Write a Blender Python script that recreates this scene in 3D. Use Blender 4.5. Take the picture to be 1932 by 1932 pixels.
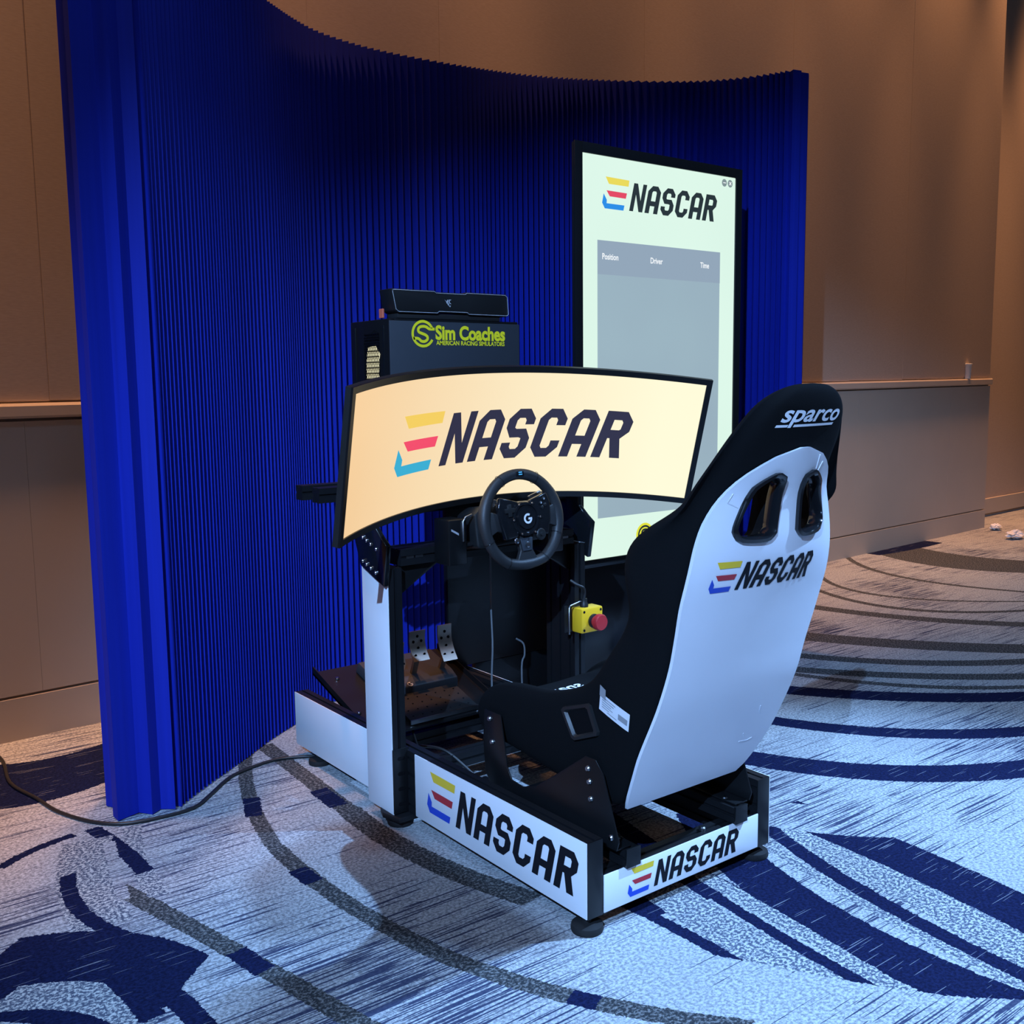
import bpy, bmesh, math, random
from mathutils import Vector, Matrix
from mathutils.geometry import tessellate_polygon
from mathutils.bvhtree import BVHTree
random.seed(7)
scene = bpy.context.scene
COL = scene.collection
for o in list(bpy.data.objects):
    bpy.data.objects.remove(o)

# ------------------------------------------------------------------ camera
CAM = Vector((-1.610956, 1.424969, 1.223386))
F_PX, PITCH, ROLL, YAW = 1922.13, -0.122355, -0.011914, -0.650522
_f = Vector((math.cos(YAW)*math.cos(PITCH), math.sin(YAW)*math.cos(PITCH), math.sin(PITCH)))
_r0 = Vector((math.sin(YAW), -math.cos(YAW), 0))
_u0 = _r0.cross(_f)
_r = math.cos(ROLL)*_r0 + math.sin(ROLL)*_u0
_u = -math.sin(ROLL)*_r0 + math.cos(ROLL)*_u0
cam_data = bpy.data.cameras.new('camera')
cam = bpy.data.objects.new('camera', cam_data)
COL.objects.link(cam)
cam.matrix_world = Matrix(((_r.x, _u.x, -_f.x, CAM.x), (_r.y, _u.y, -_f.y, CAM.y), (_r.z, _u.z, -_f.z, CAM.z), (0, 0, 0, 1)))
cam_data.sensor_width = 36.0
cam_data.sensor_fit = 'HORIZONTAL'
cam_data.lens = 36.0*F_PX/1932.0
cam_data.clip_start = 0.05
scene.camera = cam

# ------------------------------------------------------------------ view, world, lights
vs = scene.view_settings
vs.view_transform = 'Standard'
vs.look = 'None'
vs.exposure = 0.12
vs.gamma = 1.0
vs.use_curve_mapping = False

world = bpy.data.worlds.new('dim_ballroom')
scene.world = world
world.use_nodes = True
bg = world.node_tree.nodes['Background']
bg.inputs[0].default_value = (0.50, 0.66, 1.0, 1)
bg.inputs[1].default_value = 0.040

def spot(name, loc, target, power, color, size_deg, blend=0.5, radius=0.08):
    d = bpy.data.lights.new(name, 'SPOT')
    d.energy = power
    d.color = color
    d.spot_size = math.radians(size_deg)
    d.spot_blend = blend
    d.shadow_soft_size = radius
    o = bpy.data.objects.new(name, d)
    COL.objects.link(o)
    o.location = loc
    o.rotation_euler = (Vector(target)-Vector(loc)).to_track_quat('-Z', 'Y').to_euler()
    return o

BLUE = (0.29, 0.54, 1.0)
WARM = (1.0, 0.46, 0.20)
# stage key light behind and left of the camera
KEY = Vector((-3.1, 4.1, 4.0))
KEY_AIM = Vector((0.2, -0.85, 0.40))
spot('stage_spot_left', KEY, KEY_AIM, 2200, BLUE, 41.0, 0.55, 0.022)
# second stage light high up on the right, a tighter pool
spot('stage_spot_right', (-1.8, -3.7, 5.0), (-0.20, -0.85, 0.0), 3300, BLUE, 29, 0.8, 0.05)
# blue overhead fill, added to turn the shadows bluish
spot('blue_fill', (-0.2, 0.9, 5.6), (0.1, -0.2, 0.0), 300, (0.30, 0.56, 1.0), 62, 0.8, 0.25)
# warm house light behind the camera
spot('warm_fill', (-5.5, 3.0, 4.8), (0.2, -0.8, 0.3), 100, (1.0, 0.60, 0.42), 90, 0.8, 0.4)
spot('warm_fill', (0.2, -5.4, 5.2), (1.1, -4.7, 0.0), 330, (1.0, 0.76, 0.64), 46, 1.0, 0.3)  # second warm fill, added to brighten the far right carpet
# warm ceiling downlights washing the wall
for k in range(10):
    yy = 2.7-1.22*k
    spot('ceiling_downlight', (1.92-0.0666*yy, yy, 6.4), (2.31-0.0666*yy, yy, 1.6), 1020 if k < 4 else 730 if k < 8 else 900, WARM, 36, 1.0, 0.12)

# ------------------------------------------------------------------ materials
MATS = {}
def mat(name, color, rough=0.5, metal=0.0, spec=0.5, noise=None, bump=None, emit=None, estr=0.0, sheen=0.0, coat=0.0):
    m = bpy.data.materials.new(name)
    m.use_nodes = True
    nt = m.node_tree
    b = nt.nodes['Principled BSDF']
    b.inputs['Base Color'].default_value = (*color, 1)
    b.inputs['Roughness'].default_value = rough
    b.inputs['Metallic'].default_value = metal
    b.inputs['Specular IOR Level'].default_value = spec
    if coat:
        b.inputs['Coat Weight'].default_value = coat
        b.inputs['Coat Roughness'].default_value = 0.08
    if sheen:
        b.inputs['Sheen Weight'].default_value = sheen
    tc = nt.nodes.new('ShaderNodeTexCoord')
    if noise:
        sc, amt = noise
        n = nt.nodes.new('ShaderNodeTexNoise')
        n.inputs['Scale'].default_value = sc
        n.inputs['Detail'].default_value = 4
        nt.links.new(tc.outputs['Object'], n.inputs['Vector'])
        mx = nt.nodes.new('ShaderNodeMix')
        mx.data_type = 'RGBA'
        mx.inputs['A'].default_value = (*[c*(1-amt) for c in color], 1)
        mx.inputs['B'].default_value = (*[min(1, c*(1+amt)) for c in color], 1)
        nt.links.new(n.outputs['Fac'], mx.inputs['Factor'])
        nt.links.new(mx.outputs['Result'], b.inputs['Base Color'])
    if bump:
        sc, st = bump
        n = nt.nodes.new('ShaderNodeTexNoise')
        n.inputs['Scale'].default_value = sc
        n.inputs['Detail'].default_value = 3
        nt.links.new(tc.outputs['Object'], n.inputs['Vector'])
        bp = nt.nodes.new('ShaderNodeBump')
        bp.inputs['Strength'].default_value = st
        bp.inputs['Distance'].default_value = 0.002
        nt.links.new(n.outputs['Fac'], bp.inputs['Height'])
        nt.links.new(bp.outputs['Normal'], b.inputs['Normal'])
    if emit:
        b.inputs['Emission Color'].default_value = (*emit, 1)
        b.inputs['Emission Strength'].default_value = estr
    MATS[name] = m
    return m

mat('black_metal', (0.007, 0.0075, 0.009), 0.45, 0.0, 0.4, noise=(40, 0.15))
mat('black_gloss', (0.008, 0.009, 0.011), 0.16, 0.0, 0.5, noise=(8, 0.1))
mat('black_satin', (0.006, 0.0065, 0.0075), 0.36, 0.0, 0.4, noise=(30, 0.1))
mat('black_plastic', (0.010, 0.011, 0.012), 0.45, 0.0, 0.5, bump=(600, 0.15))
mat('black_leather', (0.020, 0.021, 0.023), 0.48, 0.0, 0.5, bump=(350, 0.25))
mat('black_rubber', (0.014, 0.014, 0.015), 0.7, 0.0, 0.3, noise=(60, 0.2))
mat('black_fabric', (0.0050, 0.0055, 0.0065), 0.92, 0.0, 0.10, bump=(900, 0.4))
mat('void_black', (0.004, 0.004, 0.005), 0.8, 0.0, 0.1, noise=(20, 0.1))
mat('white_panel', (0.80, 0.81, 0.84), 0.32, 0.0, 0.5, noise=(3, 0.02))
mat('white_vinyl', (0.80, 0.81, 0.86), 0.38, 0.0, 0.5, noise=(6, 0.03), bump=(9, 0.12))
mat('white_thread', (0.80, 0.82, 0.86), 0.7, 0.0, 0.3, noise=(300, 0.1))
mat('white_paper', (0.78, 0.76, 0.74), 0.8, 0.0, 0.2, noise=(40, 0.1))
mat('print_black', (0.008, 0.009, 0.013), 0.6, 0, 0.15, noise=(10, 0.1))
mat('print_yellow', (0.80, 0.55, 0.03), 0.4, noise=(10, 0.03))
mat('print_red', (0.45, 0.02, 0.035), 0.4, noise=(10, 0.03))
mat('print_blue', (0.01, 0.06, 0.50), 0.4, noise=(10, 0.03))
mat('chrome', (0.75, 0.75, 0.78), 0.22, 1.0, noise=(50, 0.05))
mat('dark_chrome', (0.35, 0.36, 0.38), 0.3, 1.0, noise=(50, 0.05))
mat('aluminium', (0.42, 0.35, 0.29), 0.40, 0.9, noise=(80, 0.08))
mat('case_side', (0.030, 0.036, 0.046), 0.55, 0.0, 0.5, noise=(30, 0.06))
mat('lime_print', (1.0, 0.82, 0.02), 0.5, noise=(10, 0.03))
mat('grey_print', (0.42, 0.43, 0.46), 0.5, noise=(10, 0.03))
mat('stop_yellow', (0.95, 0.54, 0.02), 0.38, 0.0, 0.5, noise=(12, 0.04))
mat('stop_red', (0.50, 0.025, 0.03), 0.35, 0.0, 0.5, noise=(12, 0.04))
mat('coral', (0.60, 0.13, 0.07), 0.5, noise=(12, 0.04))
mat('cable_black', (0.012, 0.012, 0.013), 0.45, 0, 0.5, noise=(40, 0.1))
mat('cable_grey', (0.16, 0.17, 0.18), 0.5, 0, 0.4, noise=(40, 0.1))
mat('led_blue', (0.05, 0.3, 0.6), 0.3, emit=(0.10, 0.55, 1.0), estr=0.6, noise=(10, .02))
mat('paddle_tag', (0.30, 0.31, 0.33), 0.5, noise=(10, 0.05))

def screen_mat(name, color, strength, var=None, scale=2.0):
    """backlit display surface: emission mixed between two tones"""
    m = bpy.data.materials.new(name)
    m.use_nodes = True
    nt = m.node_tree
    b = nt.nodes['Principled BSDF']
    b.inputs['Base Color'].default_value = (0.02, 0.02, 0.02, 1)
    b.inputs['Roughness'].default_value = 0.35
    b.inputs['Specular IOR Level'].default_value = 0.2
    tc = nt.nodes.new('ShaderNodeTexCoord')
    n = nt.nodes.new('ShaderNodeTexNoise')
    n.inputs['Scale'].default_value = scale
    n.inputs['Detail'].default_value = 1
    nt.links.new(tc.outputs['Object'], n.inputs['Vector'])
    mx = nt.nodes.new('ShaderNodeMix')
    mx.data_type = 'RGBA'
    mx.inputs['A'].default_value = (*color, 1)
    mx.inputs['B'].default_value = (*(var or color), 1)
    nt.links.new(n.outputs['Fac'], mx.inputs['Factor'])
    nt.links.new(mx.outputs['Result'], b.inputs['Emission Color'])
    b.inputs['Emission Strength'].default_value = strength
    MATS[name] = m
    return m

def srgb(r, g, b):
    f = lambda c: (c/255/12.92) if c/255 <= 0.04045 else ((c/255+0.055)/1.055)**2.4
    return (f(r), f(g), f(b))

screen_mat('mon_screen', srgb(243, 203, 152), 0.93, srgb(255, 249, 214), 1.3)
_nt = MATS['mon_screen'].node_tree
_tc = _nt.nodes['Texture Coordinate']; _mx = _nt.nodes['Mix']
_sp = _nt.nodes.new('ShaderNodeSeparateXYZ'); _mr = _nt.nodes.new('ShaderNodeMapRange')
_nt.links.new(_tc.outputs['Object'], _sp.inputs[0]); _nt.links.new(_sp.outputs['Y'], _mr.inputs['Value'])
_mr.inputs['From Min'].default_value = 0.62; _mr.inputs['From Max'].default_value = -0.50  # viewing-angle colour shift painted in as a left-to-right emission ramp
_nt.links.new(_mr.outputs['Result'], _mx.inputs['Factor'])
screen_mat('mon_ink', srgb(44, 40, 62), 0.93)
screen_mat('mon_yellow', srgb(243, 205, 92), 0.93)
screen_mat('mon_red', srgb(242, 74, 104), 0.93)
screen_mat('mon_cyan', srgb(56, 172, 208), 0.93)
screen_mat('tv_screen', srgb(214, 240, 226), 0.93, srgb(226, 252, 236), 1.5)
screen_mat('tv_ink', srgb(36, 46, 48), 0.93)
screen_mat('tv_yellow', srgb(232, 216, 84), 0.93)
screen_mat('tv_red', srgb(226, 70, 96), 0.93)
screen_mat('tv_blue', srgb(40, 140, 228), 0.93)
screen_mat('tv_grey', srgb(146, 166, 182), 0.93, srgb(158, 184, 194), 2.5)
screen_mat('tv_header', srgb(145, 164, 182), 0.93)
screen_mat('tv_white', srgb(246, 250, 252), 0.93)
screen_mat('tv_icon', srgb(128, 146, 148), 0.93)

# pleated fabric / felt of the screen wall
def pleat_mat():
    m = mat('blue_pleat', (0.006, 0.024, 0.52), 0.75, 0, 0.25)
    nt = m.node_tree
    b = nt.nodes['Principled BSDF']
    tc = nt.nodes['Texture Coordinate']
    mp = nt.nodes.new('ShaderNodeMapping')
    mp.inputs['Scale'].default_value = (60, 60, 0.8)
    nt.links.new(tc.outputs['Object'], mp.inputs['Vector'])
    n = nt.nodes.new('ShaderNodeTexNoise')
    n.inputs['Scale'].default_value = 1.0
    n.inputs['Detail'].default_value = 3
    nt.links.new(mp.outputs['Vector'], n.inputs['Vector'])
    mx = nt.nodes.new('ShaderNodeMix')
    mx.data_type = 'RGBA'
    mx.inputs['A'].default_value = (0.0023, 0.0105, 0.24, 1)
    mx.inputs['B'].default_value = (0.0050, 0.021, 0.39, 1)
    nt.links.new(n.outputs['Fac'], mx.inputs['Factor'])
    nt.links.new(mx.outputs['Result'], b.inputs['Base Color'])
pleat_mat()

# woven wall fabric
def wall_mat(name, col, fine=True):
    m = mat(name, col, 0.85, 0, 0.2)
    nt = m.node_tree
    b = nt.nodes['Principled BSDF']
    tc = nt.nodes['Texture Coordinate']
    mp = nt.nodes.new('ShaderNodeMapping')
    mp.inputs['Scale'].default_value = (40, 40, 260) if fine else (3, 3, 3)
    nt.links.new(tc.outputs['Object'], mp.inputs['Vector'])
    n = nt.nodes.new('ShaderNodeTexNoise')
    n.inputs['Scale'].default_value = 1.0
    n.inputs['Detail'].default_value = 4
    nt.links.new(mp.outputs['Vector'], n.inputs['Vector'])
    mx = nt.nodes.new('ShaderNodeMix')
    mx.data_type = 'RGBA'
    k = 0.14 if fine else 0.06
    mx.inputs['A'].default_value = (*[c*(1-k) for c in col], 1)
    mx.inputs['B'].default_value = (*[c*(1+k) for c in col], 1)
    nt.links.new(n.outputs['Fac'], mx.inputs['Factor'])
    nt.links.new(mx.outputs['Result'], b.inputs['Base Color'])
wall_mat('wall_fabric', (0.46, 0.37, 0.30))
wall_mat('wainscot', (0.50, 0.42, 0.34), False)
wall_mat('rail_wood', (0.54, 0.45, 0.36), False)

# patterned carpet -----------------------------------------------------------
ARCS = [
    ('G', 0.55, 1.976, -5.285, -2.981, 0.722, (0.0, 0.663, -0.0, -0.118)),
    ('N', 0.16, 2.595, -5.424, -1.558, 0.429, (0.0, 0.124, 0.0, -0.023)),
    ('N', 0.4, 1.881, 0.778, -1.866, 0.27, (0.0, 1.611, 0.0, -0.093)),  # navy carpet plus the screen's shadow, painted as one dark patch
    ('N', 0.34, 0.513, 0.975, -2.404, 0.229, (0.0, -1.113, 0.005, 0.059)),
    ('N', 0.27, 0.25, -0.33, 3.0, 0.30, (0.0, 0.2, 0.0, 0.0)),
   ('S', 0.17, -0.311, -0.744, 3.019, 0.614, (0.0, -0.328, -0.005, 0.032)),
   ('N', 0.16, -0.331, -0.882, 3.049, 0.516, (0.0, -0.135, -0.009, 0.005)),
   ('N', 0.05, -0.283, -0.686, 2.943, 0.696, (0.0, 0.217, -0.0, -0.033)),
   ('S', 0.035, -0.315, -0.625, 2.992, 0.68, (0.0, 0.145, -0.005, -0.021)),
   ('N', 0.15, -0.284, -0.513, 3.017, 0.631, (0.0, 0.39, -0.011, -0.044)),
   ('S', 0.12, -0.085, -0.285, 3.044, 0.501, (0.0, 0.237, -0.006, -0.016)),
   ('S', 0.05, -0.23, -0.39, 3.044, 0.44, (0.0, -0.074, -0.002, 0.004)),
   ('N', 0.035, -0.258, -0.347, 3.066, 0.438, (0.0, 0.13, -0.014, -0.009)),
   ('N', 0.035, -0.114, -0.176, -3.102, 0.188, (0.0, -0.273, 0.0, 0.005)),
   ('L', 0.2, -0.088, -1.076, -2.19, 0.459, (0.0, 0.754, 0.019, 0.003)),
   ('L', 0.3, -0.35, -0.242, -2.487, 0.559, (0.564, 0.012, -0.119, -0.151)),
   ('G', 0.05, 1.895, -4.593, 2.986, 0.964, (0.0, 0.512, -0.01, -0.226)),
   ('G', 0.045, 1.813, -4.046, 3.131, 0.823, (0.0, 0.984, -0.04, -0.279)),
   ('G', 0.11, 1.304, -3.45, -2.686, 0.817, (0.0, 0.275, -0.0, -0.074)),
   ('G', 0.17, 1.002, -2.922, -2.521, 0.786, (0.0, 0.189, -0.0, -0.045)),
   ('G', 0.09, 0.851, -2.655, -2.377, 0.786, (0.0, 0.308, 0.0, -0.073)),
   ('G', 0.09, 0.732, -2.44, -2.384, 0.771, (0.0, 0.213, 0.0, -0.047)),
   ('N', 0.12, 0.589, -2.164, -2.368, 0.766, (0.0, 0.245, 0.0, -0.053)),
   ('N', 0.10, 0.381, -1.796, -2.402, 0.736, (0.0, 0.415, -0.001, -0.079)),
   ('N', 0.14, 0.182, -1.449, -2.354, 0.717, (0.0, 0.461, -0.002, -0.08)),
   ('G', 0.045, 1.251, 0.229, 2.835, 0.438, (0.0, 0.198, -0.004, -0.037)),
   ('G', 0.05, 0.483, 0.323, -3.045, 0.372, (0.0, 0.213, -0.003, -0.028)),
   ('G', 0.05, -0.118, 0.163, -2.666, 0.372, (0.0, 0.347, 0.008, -0.025)),
   ('G', 0.06, 1.237, 0.072, 3.088, 0.395, (0.0, 0.0, 0.002, 0.0)),
   ('G', 0.075, 0.578, 0.057, -3.013, 0.377, (0.0, 0.298, -0.005, -0.024)),
   ('G', 0.05, 0.453, 0.652, -2.902, 0.48, (0.0, -0.029, -0.005, 0.004)),
   ('S', 0.05, 1.015, 0.656, 2.982, 0.226, (0.0, 0.36, -0.0, -0.018)),
   ('N', 0.045, 1.119, 0.698, -3.056, 0.181, (0.0, -0.313, 0.011, 0.011)),
   ('S', 0.13, 0.981, 0.789, 2.96, 0.253, (0.0, 0.424, -0.008, -0.028)),
   ('L', 0.03, 1.003, 0.732, 2.959, 0.179, (0.0, 0.112, 0.0, -0.004)),
   ('N', 0.04, 0.853, 0.827, -3.083, 0.195, (0.0, 0.986, -0.003, -0.038)),
   ('S', 0.1, 0.438, 0.962, -2.492, 0.175, (0.0, -1.797, 0.0, 0.028)),
   ('N', 0.05, 0.406, 0.873, -3.061, 0.099, (0.0, -0.295, 0.0, 0.003)),
   ('N', 0.05, 0.333, 0.808, -3.004, 0.13, (0.0, -0.542, 0.0, 0.003)),
   ('N', 0.03, 1.244, 0.867, -1.174, 0.111, (0.0, -1.25, 0.0, 0.015)),
    ('N', 0.05, 0.663, 0.366, -3.108, 0.045, (0.0, 0.0, -0.0, -0.0)),
    ('N', 0.06, 1.075, 0.09, 3.102, 0.075, (0.0, 0.0, -0.0, -0.0)),
    ('N', 0.05, 1.155, 0.297, 2.793, 0.07, (0.0, 0.0, -0.0, 0.0)),
    ('N', 0.05, 0.381, 0.633, -2.974, 0.057, (0.0, 0.0, 0.0, -0.0)),
    ('N', 0.05, -0.171, 0.162, -2.627, 0.03, (0.0, 0.0, -0.0, -0.0)),
    ('G', 0.06, 1.523, -3.815, -2.823, 0.758, (0.0, 0.906, 0.0, -0.282)),
    ('G', 0.05, 0.663, -2.341, -2.473, 0.642, (0.0, 0.398, 0.0, -0.078)),
]
def carpet_mat():
    m = bpy.data.materials.new('patterned_carpet')
    m.use_nodes = True
    nt = m.node_tree
    N, K = nt.nodes.new, nt.links.new
    b = nt.nodes['Principled BSDF']
    b.inputs['Roughness'].default_value = 0.95
    b.inputs['Specular IOR Level'].default_value = 0.08
    tc = N('ShaderNodeTexCoord')
    pos = tc.outputs['Object']
    def put(sock, v):
        if hasattr(v, 'links'):
            K(v, sock)
        else:
            sock.default_value = v
    def M(op, a, bb=None, c=None, clamp=False):
        n = N('ShaderNodeMath'); n.operation = op; n.use_clamp = clamp
        put(n.inputs[0], a)
        if bb is not None: put(n.inputs[1], bb)
        if c is not None: put(n.inputs[2], c)
        return n.outputs[0]
    def noise(vec, scale, detail=2, rough=0.5):
        n = N('ShaderNodeTexNoise')
        n.inputs['Scale'].default_value = scale
        n.inputs['Detail'].default_value = detail
        n.inputs['Roughness'].default_value = rough
        K(vec, n.inputs['Vector'])
        return n.outputs['Fac']
    def mapped(sc, loc=(0, 0, 0)):
        n = N('ShaderNodeMapping')
        n.inputs['Scale'].default_value = sc
        n.inputs['Location'].default_value = loc
        K(pos, n.inputs['Vector'])
        return n.outputs['Vector']
    def mixc(f, a, bb):
        n = N('ShaderNodeMix'); n.data_type = 'RGBA'
        put(n.inputs['Factor'], f); put(n.inputs['A'], a); put(n.inputs['B'], bb)
        return n.outputs['Result']
    def ramp(v, lo, hi):
        n = N('ShaderNodeMapRange'); n.interpolation_type = 'SMOOTHSTEP'
        K(v, n.inputs['Value'])
        n.inputs['From Min'].default_value = lo; n.inputs['From Max'].default_value = hi
        return n.outputs['Result']
    # tufts and streaks; the yarn runs along y
    tuft = noise(mapped((260, 190, 1)), 1.0, 2)
    speck = noise(mapped((150, 110, 1)), 1.0, 3, 0.65)
    fine = noise(mapped((170, 2.6, 1)), 1.0, 1)
    fine2 = noise(mapped((230, 6.0, 1), (3, 9, 0)), 1.0, 1)
    zone = noise(mapped((1.0, 0.8, 1), (5.2, 1.7, 0)), 1.6, 2)
    cloud = noise(mapped((1, 1, 1), (2, 4, 0)), 2.4, 3)
    thr = M('MULTIPLY_ADD', zone, -0.46, 0.862)
    streak = M('GREATER_THAN', fine, thr)
    streak2 = M('GREATER_THAN', fine2, M('ADD', thr, 0.04))
    streak = M('MAXIMUM', streak, streak2)
    # yarn colours
    lightA, lightB = (0.21, 0.22, 0.23, 1), (0.50, 0.515, 0.53, 1)
    light = mixc(ramp(speck, 0.36, 0.64), lightA, lightB)
    light = mixc(M('MULTIPLY', ramp(cloud, 0.45, 0.75), 0.35), light, (0.27, 0.28, 0.30, 1))
    navy = mixc(ramp(speck, 0.35, 0.65), (0.004, 0.006, 0.026, 1), (0.009, 0.014, 0.056, 1))
    charc = mixc(ramp(speck, 0.44, 0.66), (0.030, 0.033, 0.037, 1), (0.19, 0.19, 0.19, 1))
    slate = mixc(ramp(speck, 0.46, 0.57), (0.085, 0.10, 0.14, 1), (0.50, 0.51, 0.49, 1))
    light = mixc(M('MULTIPLY', streak, 0.92), light, (0.020, 0.028, 0.075, 1))
    navy = mixc(M('MULTIPLY', M('GREATER_THAN', fine2, 0.70), 0.45), navy, (0.36, 0.38, 0.42, 1))
    slate = mixc(M('MULTIPLY', ramp(fine, 0.55, 0.7), 0.45), slate, (0.09, 0.11, 0.15, 1))
    tone = {'L': light, 'N': navy, 'G': charc, 'S': slate}
    # woven edge jitter
    nv = N('ShaderNodeTexNoise'); nv.inputs['Scale'].default_value = 110.0
    K(pos, nv.inputs['Vector'])
    va = N('ShaderNodeVectorMath'); va.operation = 'MULTIPLY_ADD'
    K(nv.outputs['Color'], va.inputs[0]); va.inputs[1].default_value = (0.016, 0.016, 0); va.inputs[2].default_value = (-0.008, -0.008, 0)
    vb = N('ShaderNodeVectorMath'); vb.operation = 'ADD'
    K(va.outputs[0], vb.inputs[0]); K(pos, vb.inputs[1])
    P = vb.outputs[0]
    def dot(v, d):
        n = N('ShaderNodeVectorMath'); n.operation = 'DOT_PRODUCT'
        K(v, n.inputs[0]); n.inputs[1].default_value = (d[0], d[1], 0)
        return n.outputs['Value']
    col = light
    for c, w, mx_, my_, ang, T, co in ARCS:
        d = (math.cos(ang), math.sin(ang)); n_ = (-d[1], d[0])
        t = M('SUBTRACT', dot(P, d), mx_*d[0]+my_*d[1])
        n = M('SUBTRACT', dot(P, n_), mx_*n_[0]+my_*n_[1])
        acc = M('MULTIPLY_ADD', t, co[1], co[2])
        if abs(co[0]) > 1e-6:
            acc = M('MULTIPLY_ADD', t, co[0], co[1]); acc = M('MULTIPLY_ADD', acc, t, co[2])
        acc = M('MULTIPLY_ADD', acc, t, co[3])
        dd = M('ABSOLUTE', M('SUBTRACT', n, acc))
        mk = M('MULTIPLY', M('LESS_THAN', dd, w/2), M('LESS_THAN', M('ABSOLUTE', t), T))
        col = mixc(mk, col, tone[c])
    K(col, b.inputs['Base Color'])
    bp = N('ShaderNodeBump'); bp.inputs['Strength'].default_value = 0.5; bp.inputs['Distance'].default_value = 0.003
    K(tuft, bp.inputs['Height']); K(bp.outputs['Normal'], b.inputs['Normal'])
    MATS['carpet'] = m
carpet_mat()

# ------------------------------------------------------------------ builders
def link(o, parent=None):
    COL.objects.link(o)
    if parent is not None:
        o.parent = parent
    return o

def thing(name, label, cat, loc=(0, 0, 0), group=None):
    o = bpy.data.objects.new(name, None)
    o.empty_display_size = 0.05
    COL.objects.link(o)
    o.location = loc
    o['label'] = label
    o['category'] = cat
    if group: o['group'] = group
    return o

def tag(o, label, cat, group=None):
    o['label'] = label
    o['category'] = cat
    if group: o['group'] = group
    return o

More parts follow.
